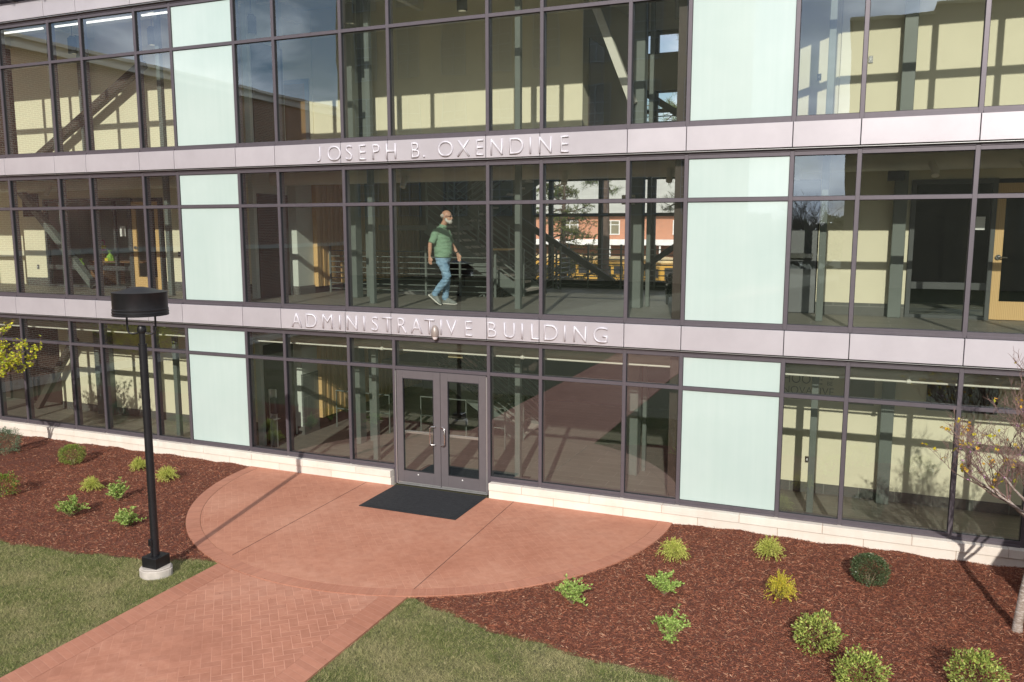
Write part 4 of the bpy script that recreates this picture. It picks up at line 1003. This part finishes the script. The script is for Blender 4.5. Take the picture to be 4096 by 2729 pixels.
# lettering on the ground floor right wall
M['walltext'] = plain('grey_vinyl_lettering', (.20, .19, .15), .7)
o = empty('wall_lettering', (-.8, 2.245, 2.1), 0, 'grey wall lettering CHOOSE TO BE INNOVATIVE behind the ground floor glass', 'sign')
for (s_, x, z, h, st_) in (('CHOOSE', -.83, 2.14, .17, .92), ('TO', -.28, 2.235, .07, 1), ('BE', -.28, 2.13, .07, 1), ('INNOVATIVE', -.75, 1.94, .14, .98)):
    tx = textmesh(s_, h, .004, M['walltext'], 'wall_word', stretch=st_); tx.parent = o; tx.location = (x+.8, 0, z-2.1)
wallitem('wall_poster', 'plain olive grey round framed panel beside the wall lettering', 'wall panel', [(.0, .47, 2.235, 2.249, 1.82, 2.3)], M['walltext'])
wallitem('wall_board', 'dark display board at the right end of the ground floor wall', 'board', [(1.31, 2.4, 2.22, 2.249, 1.82, 2.34)], M['darkroom'])
wallitem('wall_board', 'dark display board high on the left office wall behind the brace', 'board', [(-20.9, -20.3, 2.22, 2.249, 5.3, 5.9)], M['darkroom'])
o = wallitem('ceiling_projector', 'dark projector bracket under the duct at right of second floor', 'projector', [(.45, .7, 1.2, 1.5, 5.75, 5.9)], M['black'])

# ------------------------------------------------------------------ the person
def limb(bm, pts, n=18):
    """pts: (x,y,z, rx, ry) ; rings perpendicular to path, rx along travel-plane normal axis, ry along Y side axis"""
    P3 = [Vector(p[:3]) for p in pts]; prev = None
    for i, p in enumerate(P3):
        t_ = (P3[min(i+1, len(P3)-1)] - P3[max(i-1, 0)]).normalized()
        side = Vector((0, 1, 0)); side = (side - t_*side.dot(t_))
        if side.length < .2: side = Vector((0, 0, 1)) - t_*t_.z
        side.normalize(); up = side.cross(t_)
        ring = [bm.verts.new(p + side*math.cos(2*PI*k/n)*pts[i][4] + up*math.sin(2*PI*k/n)*pts[i][3]) for k in range(n)]
        if prev:
            for k in range(n): bm.faces.new((prev[k], prev[(k+1) % n], ring[(k+1) % n], ring[k]))
        else: bm.faces.new(ring[::-1])
        prev = ring
    bm.faces.new(prev)
def remeshed(name, mb, mat, parent, vox, smooth_it=4, disp=None):
    bmesh.ops.recalc_face_normals(mb.bm, faces=mb.bm.faces)
    me = bpy.data.meshes.new(name); mb.bm.to_mesh(me); mb.bm.free(); o = bpy.data.objects.new(name, me); COL.objects.link(o)
    r_ = o.modifiers.new('r', 'REMESH'); r_.mode = 'VOXEL'; r_.voxel_size = vox
    s_ = o.modifiers.new('s', 'SMOOTH'); s_.iterations = smooth_it; s_.factor = .5
    bpy.context.view_layer.update(); dg = bpy.context.evaluated_depsgraph_get(); me2 = bpy.data.meshes.new_from_object(o.evaluated_get(dg))
    COL.objects.unlink(o); bpy.data.objects.remove(o)
    if disp:
        me2.update(); nr = [v.normal.copy() for v in me2.vertices]
        for v, nn in zip(me2.vertices, nr): v.co += nn*disp(v.co)
    me2.materials.clear(); me2.materials.append(mat); me2.polygons.foreach_set('use_smooth', [True]*len(me2.polygons))
    o = bpy.data.objects.new(name, me2); COL.objects.link(o); o.parent = parent; return o
HM = empty('person', (-7.58, 1.2, 3.44), 0, 'bald bearded man in green polo and jeans walking right on the second floor', 'person')
t = NT('skin'); t.base(t.ramp(t.noise(18, 5, .6), [(.3, (.46, .24, .155)), (.7, (.60, .34, .24))])); t.set(Roughness=.5, Subsurface_Weight=.08); M['skin'] = t.m
b = MB(); bm_ = b.bm
# head (centre .05, z 1.755), facing +x
b.ell((.035, 0, 1.775), (.105, .080, .100), 24); b.ell((.060, 0, 1.705), (.085, .066, .095), 20)
b.ell((.10, 0, 1.655), (.045, .045, .04), 14)
b.ell((.152, 0, 1.718), (.022, .015, .020), 12); b.ell((.142, 0, 1.742), (.017, .012, .028), 12)
b.ell((.130, .03, 1.768), (.02, .03, .012), 10); b.ell((.130, -.03, 1.768), (.02, .03, .012), 10)
b.ell((.138, 0, 1.678), (.014, .026, .008), 10)
for s_ in (1, -1): b.ell((.03, .082*s_, 1.735), (.02, .010, .033), 12)
limb(bm_, [(-.06, 0, 1.50, .075, .085), (-.035, 0, 1.585, .060, .062), (.01, 0, 1.66, .060, .058), (.03, 0, 1.72, .06, .06)])
limb(bm_, [(-.04, 0, .88, .09, .11), (-.04, 0, 1.1, .12, .13), (-.06, 0, 1.35, .11, .14), (-.07, 0, 1.46, .07, .10), (-.065, 0, 1.52, .05, .06)])
# arms: near (right, -y) slightly back, far (left,+y) forward
def arm(S, E, Wp, hand_dir, curl, sgn):
    S, E, Wp = Vector(S), Vector(E), Vector(Wp)
    q = [S, S.lerp(E, .5), E, E.lerp(Wp, .35), E.lerp(Wp, .75), Wp]; rr = [.040, .042, .041, .042, .032, .026]
    limb(bm_, [(*p, r_, r_*(.95 if i < 5 else 1.1)) for i, (p, r_) in enumerate(zip(q, rr))])
    hd = Vector(hand_dir).normalized(); pc = Wp + hd*.05
    limb(bm_, [(*(Wp - hd*.01), .026, .020), (*(Wp+hd*.03), .036, .016), (*(Wp+hd*.075), .041, .015), (*(Wp+hd*.095), .036, .013)])
    side = Vector((hd.z, 0, -hd.x))        # across the palm (fore-aft)
    for k, (o_, L_) in enumerate(((-.030, .070), (-.010, .080), (.010, .076), (.029, .060))):
        base = Wp + hd*.088 + side*o_; d = (hd + Vector((0, -sgn*0, 0))).normalized(); cur = Vector((0, sgn*.5, 0))
        p1 = base + d*L_*.42 + cur*.010*curl; p2 = p1 + (d + cur*.5*curl).normalized()*L_*.33; p3 = p2 + (d + cur*1.1*curl).normalized()*L_*.27
        limb(bm_, [(*base, .0095, .0095), (*p1, .0090, .0090), (*p2, .0082, .0082), (*p3, .0065, .0065)], 10)
    tb = Wp + hd*.03 - side*.030; t1 = tb - side*.018 + hd*.03; t2 = t1 + hd*.032 - side*.004
    if sgn: limb(bm_, [(*tb, .013, .012), (*t1, .011, .010), (*t2, .008, .008)], 10)
arm((-.10, -.20, 1.46), (-.20, -.255, 1.215), (-.215, -.25, .975), (.06, 0, -1), 1, 1)
arm((-.06, .20, 1.46), (.02, .25, 1.20), (.16, .235, 1.02), (.30, 0, -1), 1, -1)
# lower legs (inside jeans)
limb(bm_, [(-.03, -.085, .9, .07, .06), (.02, -.092, .76, .06, .06), (.085, -.097, .585, .045, .045), (.03, -.098, .48, .045, .045), (-.17, -.10, .25, .035, .035)]); limb(bm_, [(-.05, .085, .9, .07, .06), (-.03, .095, .5, .045, .045), (-.06, .10, .12, .035, .035)])
remeshed('body', b, M['skin'], HM, .0055, 3)
wr = lambda s0, a1: (lambda c: a1*(noise.noise(Vector((c.x*7, c.y*7, c.z*22+s0))) + .5*noise.noise(Vector((c.x*20, c.y*14, c.z*30)))))
t = NT('green_polo_knit'); t.base(t.ramp(t.noise(60, 4, .7), [(.3, (.185, .315, .205)), (.7, (.235, .375, .255))])); t.set(Roughness=.9); M['polo'] = t.m
b = MB(); bm_ = b.bm
limb(bm_, [(-.05, 0, .955, .170, .185), (-.045, 0, 1.06, .188, .190), (-.05, 0, 1.20, .178, .190), (-.065, 0, 1.36, .160, .205), (-.075, 0, 1.46, .125, .205), (-.065, 0, 1.525, .085, .13), (-.045, 0, 1.565, .062, .072)], 28)
for (S, E) in (((-.095, -.165, 1.475), (-.165, -.262, 1.235)), ((-.06, .165, 1.475), (-.0, .255, 1.23))):
    S, E = Vector(S), Vector(E); limb(bm_, [(*S, .075, .07), (*S.lerp(E, .3), .078, .070), (*S.lerp(E, .65), .074, .066), (*E, .070, .062)])
remeshed('polo_shirt', b, M['polo'], HM, .009, 3, wr(3, .013))
b = MB()
for k in range(22):
    a = 2*PI*k/22; a2 = 2*PI*(k+1)/22
    def cp(a_, r_, z): return (-.040+r_*math.cos(a_)*1.05, r_*math.sin(a_), z + .012*-math.cos(a_))
    vs = [b.bm.verts.new(q) for q in (cp(a, .082, 1.545), cp(a2, .082, 1.545), cp(a2, .064, 1.60), cp(a, .064, 1.60))]; b.bm.faces.new(vs)
bmesh.ops.remove_doubles(b.bm, verts=b.bm.verts, dist=1e-4); b.build('collar', M['polo'], HM, smooth=True).modifiers.new('s', 'SOLIDIFY').thickness = .006
t = NT('blue_denim'); n2 = t.noise(5, 5, .65); t.base(t.ramp(n2, [(.3, (.14, .25, .38)), (.6, (.26, .41, .55)), (.8, (.38, .53, .66))])); t.set(Roughness=.9); t.bump(t.noise(120, 3), .2, .002); M['denim'] = t.m
b = MB(); bm_ = b.bm
limb(bm_, [(-.05, 0, 1.0, .135, .165), (-.05, 0, .92, .148, .175), (-.045, 0, .84, .135, .170), (-.03, 0, .80, .09, .12)], 24)
limb(bm_, [(-.03, -.085, .90, .105, .088), (.02, -.092, .76, .100, .088), (.095, -.097, .585, .078, .075), (.045, -.098, .50, .078, .07), (-.07, -.10, .37, .072, .066), (-.165, -.10, .265, .062, .060), (-.205, -.10, .205, .060, .06)])
limb(bm_, [(-.06, .085, .90, .105, .088), (-.05, .09, .72, .092, .085), (-.025, .095, .50, .078, .072), (-.035, .097, .36, .074, .068), (-.055, .098, .2, .066, .064), (-.065, .10, .10, .066, .064)])
remeshed('jeans', b, M['denim'], HM, .009, 3, wr(9, .018))
# shoes
M['shoe'] = plain('grey_running_shoe', (.22, .235, .22), .8, 0, .3, 25); M['sole'] = plain('white_foam_sole', (.66, .64, .58), .7)
def shoe(ox, oy, oz, pitch_):
    Rm = Matrix.Rotation(pitch_, 3, 'Y'); O = Vector((ox, oy, oz))
    for part, mt, prs in (('shoe', 'shoe', [(-.085, .055, .045, .040), (-.06, .078, .070, .047), (.0, .080, .072, .048), (.07, .066, .055, .052), (.14, .052, .038, .054), (.19, .042, .024, .044), (.21, .036, .010, .02)]), ('sole', 'sole', [(-.115, .022, .014, .03), (-.09, .022, .022, .044), (0, .020, .020, .046), (.10, .018, .018, .055), (.18, .018, .017, .049), (.225, .024, .012, .02)])):
        b = MB(); pts = [Vector((x, 0, z)) for x, z, h_, w_ in prs]; prev = None; n_ = 16
        for (x, z, h_, w_) in prs:
            ring = [b.bm.verts.new(O + Rm @ Vector((x, w_*math.cos(2*PI*k/n_), max(z + h_*math.sin(2*PI*k/n_), .002)))) for k in range(n_)]
            if prev:
                for k in range(n_): b.bm.faces.new((prev[k], prev[(k+1) % n_], ring[(k+1) % n_], ring[k]))
            else: b.bm.faces.new(ring[::-1])
            prev = ring
        b.bm.faces.new(prev); b.build(part, M[mt], HM, smooth=True)
shoe(-.245, -.10, .125, R(36)); shoe(-.02, .10, .0, 0)
# beard, hair, glasses, watch
t = NT('white_beard'); t.base(t.ramp(t.noise(90, 4, .7), [(.3, (.42, .39, .35)), (.7, (.74, .72, .68))])); t.set(Roughness=.9); t.bump(t.noise(150, 4), .8, .006); M['beard'] = t.m
b = MB(); b.ell((.115, 0, 1.648), (.045, .052, .046), 16); b.ell((.085, 0, 1.665), (.05, .068, .048), 16); b.ell((.148, 0, 1.692), (.012, .032, .010), 10)
for s_ in (1, -1): b.ell((.055, .056*s_, 1.695), (.032, .018, .05), 12, rot=Matrix.Rotation(R(-25), 3, 'Y'))
remeshed('beard', b, M['beard'], HM, .005, 3)
b = MB()
for s_ in (1, -1): b.ell((-.015, .062*s_, 1.770), (.055, .020, .040), 14); 
b.ell((-.052, 0, 1.765), (.022, .062, .045), 16)
t = NT('short_grey_hair'); t.base(t.ramp(t.noise(90, 4, .7), [(.3, (.36, .31, .26)), (.7, (.56, .51, .45))])); t.set(Roughness=.9); remeshed('hair', b, t.m, HM, .005, 3)
b = MB()
for s_ in (1, -1):
    b.tube([(.147+.0*k, s_*.033 + .024*math.cos(2*PI*k/14), 1.757 + .016*math.sin(2*PI*k/14)) for k in range(15)], .0025, 6)
    b.tube([(.146, s_*.057, 1.762), (.12, s_*.078, 1.764), (.03, s_*.09, 1.762)], .0025, 6)
b.tube([(.149, -.009, 1.76), (.151, .009, 1.76)], .002, 6); b.build('glasses', M['black'], HM)
b = MB(); b.tube([(.138, .235, 1.055), (.150, .235, 1.035)], [.034, .033], 16); b.build('watch', M['black'], HM, smooth=True)
b = MB()
for s_ in (1, -1): b.ell((.134, .03*s_, 1.757), (.008, .010, .006), 8)
b.build('eyes', M['white'], HM)
HM.scale = (1.012, 1.012, 1.012)

# ------------------------------------------------------------------ behind the building (north)
b = MB(); b.box(-80, 60, 12, 90, -.04, -.026); b.build('car_park', M['asphalt'], kind='structure')
FB = empty('brick_building', (-18, 52, 0), 0, 'orange brick building with pale metal roof seen through the far lobby glass', 'building')
b = MB(); b.box(-22, 18, 0, 10, 0, 6.05); b.build('wall', M['brickfar'], FB)
M['roofm'] = plain('pale_metal_roof', (.50, .49, .43), .6, .2, .1, .8)
b = MB(); b.bm.faces.new([b.bm.verts.new(p) for p in ((-22.5, -.6, 6.05), (18.5, -.6, 6.05), (18.5, 7, 9.2), (-22.5, 7, 9.2))]); b.bm.faces.new([b.bm.verts.new(p) for p in ((-22.5, -.6, 6.0), (18.5, -.6, 6.0), (18.5, -.6, 6.05), (-22.5, -.6, 6.05))])
b.build('roof', M['roofm'], FB)
M['shadew'] = plain('olive_window_shade', (.20, .18, .12), .6)
for x in (-12, -4.6, -1.1, 4.7, 9):
    b = MB(); x0, x1, z0, z1 = x, x+1.5, 4.45, 5.6
    for q in ((x0, x0+.07, z0, z1), (x1-.07, x1, z0, z1), (x0+.07, x1-.07, z0, z0+.07), (x0+.07, x1-.07, z1-.07, z1), (x0+.72, x0+.78, z0+.07, z1-.07), (x0+.07, x1-.07, z1-.38, z1-.33)): b.box(q[0], q[1], -.08, 0, q[2], q[3])
    o = b.build('window', M['white'], FB); b = MB(); b.box(x0+.02, x1-.02, -.03, -.002, z0+.02, z1-.02); b.build('shade', M['shadew'], o)
b = MB(); b.box(-22, 18, -1.8, -.05, 3.75, 3.98); b.box(-22, 18, -1.85, -1.75, 3.65, 4.1)
for x in range(-20, 18, 4): b.box(x, x+.12, -1.7, -1.58, 0, 3.7)
b.build('canopy', M['white'], FB)
M['busy'] = plain('school_bus_yellow', (.50, .28, .045), .4, 0, .05); M['bustop'] = plain('bus_roof_tan', (.60, .45, .22), .5)
def bus(x, y, rz, lab):
    o = empty('school_bus', (x, y, 0), rz, lab, 'bus', 'yellow school buses parked behind the building')
    b = MB(); b.box(-4.6, 3.6, -1.2, 1.2, .75, 2.65); b.box(3.6, 5.0, -.95, .95, .75, 1.75); b.build('body', M['busy'], o, bevel=.08)
    b = MB(); b.box(-4.5, 3.5, -1.1, 1.1, 2.65, 2.98); b.build('roof', M['bustop'], o, bevel=.14)
    for k in range(9): b = MB(); b.box(-4.2+.85*k, -3.55+.85*k, -1.215, 1.215, 1.85, 2.4); b.build('window', M['framedark'], o)
    b = MB(); b.box(3.58, 3.63, -.9, .9, 1.75, 2.5); b.build('windscreen', M['framedark'], o)
    b = MB(); b.box(-4.6, 3.6, -1.208, 1.208, 1.25, 1.32); b.box(-4.6, 3.6, -1.208, 1.208, 1.6, 1.66); b.build('stripe', M['framedark'], o)
    for wx in (-3.0, 3.9):
        for wy in (-1.0, 1.0):
            b = MB(); b.tube([(wx, wy-.14, .5), (wx, wy+.14, .5)], .5, 20); w_ = b.build('wheel', M['framedark'], o, smooth=True)
            b = MB(); b.tube([(wx, wy-.15, .5), (wx, wy+.15, .5)], .24, 14); b.build('rim', M['alu'], w_, smooth=True)
    tx = textmesh('SCHOOL BUS', .18, .01, M['framedark'], 'lettering'); tx.parent = o; tx.location = (-.3, -1.212, 2.44)
bus(-17.0, 43, 0, 'yellow school bus parked side on behind the pine trunk'); bus(-22.6, 46.5, R(18), 'yellow school bus farthest left, seen past the stair brace'); bus(-11.8, 41.5, R(-62), 'yellow school bus seen end on at the right of the far glass')
M['pinebark'] = plain('pine_bark', (.10, .07, .055), .95, 0, .3, 6, .8, 30)
M['needle'] = islandmat('pine_needles', [(0, (.05, .09, .02)), (.5, (.11, .17, .04)), (1, (.22, .27, .07))], .6, .1)
M['leafg'] = islandmat('oak_leaves', [(0, (.04, .07, .015)), (.6, (.10, .14, .03)), (1, (.22, .22, .06))], .6, .2)
def pine(x, y, h, seed, lab, zlo, kind='needle'):
    rnd = random.Random(seed); rs = np.random.default_rng(seed); o = empty('pine_tree' if kind == 'needle' else 'oak_tree', (x, y, 0), 0, lab, 'tree')
    tr = MB(); tr.tube([(0, 0, 0), (.1, 0, h*.3), (.0, .1, h*.6), (.1, 0, h)], [.24, .19, .14, .04], 12); P_l, D_l = [], []
    for k in range(42):
        z = zlo + (h-zlo)*k/42; a = rnd.uniform(0, 2*PI); L_ = rnd.uniform(1.6, 3.6)*(1.1-.6*(z/h)); p = Vector((0, 0, z)); d = Vector((math.cos(a), math.sin(a), rnd.uniform(-.25, .25)))
        pts = [p]
        for q in range(6): d = (d + Vector((rnd.uniform(-.3, .3), rnd.uniform(-.3, .3), rnd.uniform(-.25, .2)))).normalized(); p = p + d*L_/6; pts.append(p)
        tr.tube(pts, [.045*(1-q/8) for q in range(7)], 5, cap=False)
        for q in pts[2:]:
            for _ in range(4):
                d2 = Vector((rnd.uniform(-1, 1), rnd.uniform(-1, 1), rnd.uniform(-.6, .7))); e = q + d2*rnd.uniform(.25, .6); tr.tube([q, q.lerp(e, .5)+Vector((0, 0, .03)), e], [.012, .009, .005], 4, cap=False)
                nn_ = 44 if kind == 'needle' else 26
                for _ in range(nn_):
                    f = rnd.uniform(.4, 1.0) if kind == 'needle' else rnd.uniform(.2, 1.05); pp = q.lerp(e, f); P_l.append(tuple(pp + Vector((rnd.uniform(-.04, .04), rnd.uniform(-.04, .04), rnd.uniform(-.04, .04))))); D_l.append((d2.x*.6, d2.y*.6, .35))
    tr.build('trunk', M['pinebark'], o, smooth=True)
    V = leaves(np.array(P_l), np.array(D_l), .17 if kind == 'needle' else .07, rs, .05 if kind == 'needle' else .5, .1, .8); npmesh('crown', V, np.arange(len(V)).reshape(-1, 4), M['needle' if kind == 'needle' else 'leafg'], o)
pine(-9.75, 20, 15, 3, 'tall pine with dark trunk standing outside the far lobby glass', 7.0)
pine(-11.9, 21, 7.0, 8, 'leafy tree beside the pine, in front of the buses', 1.9, 'oak')
pine(-4.6, 15, 11, 9, 'lower pine whose twigs show under the third floor beam', 6.2)

# ------------------------------------------------------------------ in front of the building (seen mirrored in the glass)
WG = empty('brick_wing', (-24, -11, 0), 0, 'long two storey brick wing with pale coping reflected in the left windows', 'building')
b = MB(); b.box(-10, 0, -11.0, 10.9, 0, 10.45); b.build('wall', M['brickwing'], WG)
b = MB(); b.box(-.02, .05, -11, 10.9, 4.12, 4.30); b.box(-.02, .05, -11, 10.9, .0, .30); b.build('stone_course', M['stone'], WG)
b = MB(); b.box(-10.3, .12, -11.2, 10.92, 10.45, 10.60); b.box(-10.3, .16, -11.25, 10.92, 10.75, 10.86); b.box(-10.3, .06, -11.15, 10.92, 10.60, 10.75); b.build('coping', M['stone'], WG)
SWL = empty('added_shadow_wall', (3.33, -2.2, 0), 0, 'added low brick wall out of view, casting the shadow wedge at the right end', 'wall')  # unseen wall, added to throw the shadow wedge at the far right
b = MB(); b.box(-.15, .15, -2.6, 2.0, -.05, 2.22); b.build('wall', M['brickwing'], SWL)
b = MB(); b.box(-.18, .18, -2.63, 2.0, 2.22, 2.30); b.build('coping', M['stone'], SWL)
OB = empty('residence_block', (-31, -66, 0), 0, 'tall tan residence block in shade reflected in the centre windows', 'building')
M['tan'] = plain('tan_masonry', (.42, .35, .22), .9, 0, .1, .5)
M['winfr'] = plain('grey_window_frame', (.42, .42, .38), .6); M['winpn'] = plain('dim_window', (.27, .24, .16), .4)
b = MB(); b.box(-20, 20.8, -8, 4, 0, 34); b.build('wall', M['tan'], OB)
for k, x in enumerate((-16.5, -11.5, -6.4, -1.5, 3.3, 8.2, 13, 17.6)):
    for fl_ in range(4):
        z0 = 6.2 + fl_*6.9; b = MB()
        for q in ((x-1.3, x-1.22, z0, z0+5), (x+1.22, x+1.3, z0, z0+5), (x-.04, x+.04, z0, z0+5)): b.box(q[0], q[1], 4.0, 4.12, q[2], q[3])
        for q in (0, 1.7, 2.4, 3.3, 4.95): b.box(x-1.22, x+1.22, 4.0, 4.10, z0+q, z0+q+.09)
        o = b.build('window', M['winfr'], OB); b = MB(); b.box(x-1.2, x+1.2, 4.0, 4.03, z0, z0+5); b.build('pane', M['winpn'], o)
OC = empty('hall_building', (15, -66, 0), 0, 'brown hall building reflected at the right end of the windows', 'building')
b = MB(); b.box(-16, -9.9, -8, 4, 0, 21.7); b.box(-9.9, 15, -8, 4, 0, 22.35); b.build('wall', plain('brown_masonry', (.22, .18, .12), .9, 0, .1, .5), OC)
b = MB(); b.box(-16.2, -9.9, -8.2, 4.2, 21.7, 21.95); b.box(-9.9, 15.2, -8.2, 4.2, 22.35, 22.6); b.build('coping', M['tan'], OC)
def bare(x, y, h, seed, lab):
    rnd = random.Random(seed); o = empty('bare_tree', (x, y, 0), 0, lab, 'tree', 'bare trees across the lawn'); tr, tw = MB(), MB()
    def g(p, d, L_, r, lev):
        pts = [p]
        for k in range(4): d = (d + Vector((rnd.uniform(-1, 1), rnd.uniform(-1, 1), rnd.uniform(-.3, .6)))*.16).normalized(); p = p+d*L_/4; pts.append(p)
        (tr if lev < 2 else tw).tube(pts, [r*(1-.1*k) for k in range(5)], 7 if lev < 2 else 3, cap=False)
        if lev < 5:
            for k in range((5, 5, 4, 4, 3)[lev]):
                a = rnd.uniform(0, 2*PI); g(pts[rnd.choice((2, 3, 4))], (d*.8 + Vector((math.cos(a), math.sin(a), .25))*.7).normalized(), L_*.66, r*.5, lev+1)
    g(Vector((0, 0, 0)), Vector((0, 0, 1)), h*.36, .16, 0); tr.build('trunk', M['pinebark'], o); tw.build('crown', M['pinebark'], o)
bare(-2.2, -50, 9.5, 4, 'bare spreading tree reflected beside the hall in the right windows'); bare(-5.0, -54, 8, 6, 'smaller bare tree left of the spreading one in the reflection')
b = MB(); rnd = random.Random(2)
P_l, D_l = [], []
for k in range(26000):
    x = rnd.uniform(-160, 120); z = rnd.random()**.6*(6 + 2.5*noise.noise(Vector((x*.08, 0, 0))) + 1.2*noise.noise(Vector((x*.5, 3, 0)))); P_l.append((x, -95+rnd.uniform(-3, 3), z)); D_l.append((0, 0, 1))
V = leaves(np.array(P_l), np.array(D_l), 1.5, np.random.default_rng(1), .6, .2, 1.0)
tag(npmesh('woodland', V, np.arange(len(V)).reshape(-1, 4), M['box'] if 'box' in M else LM['box']), 'far dark line of woodland beyond the lawn', 'trees', kind='stuff')
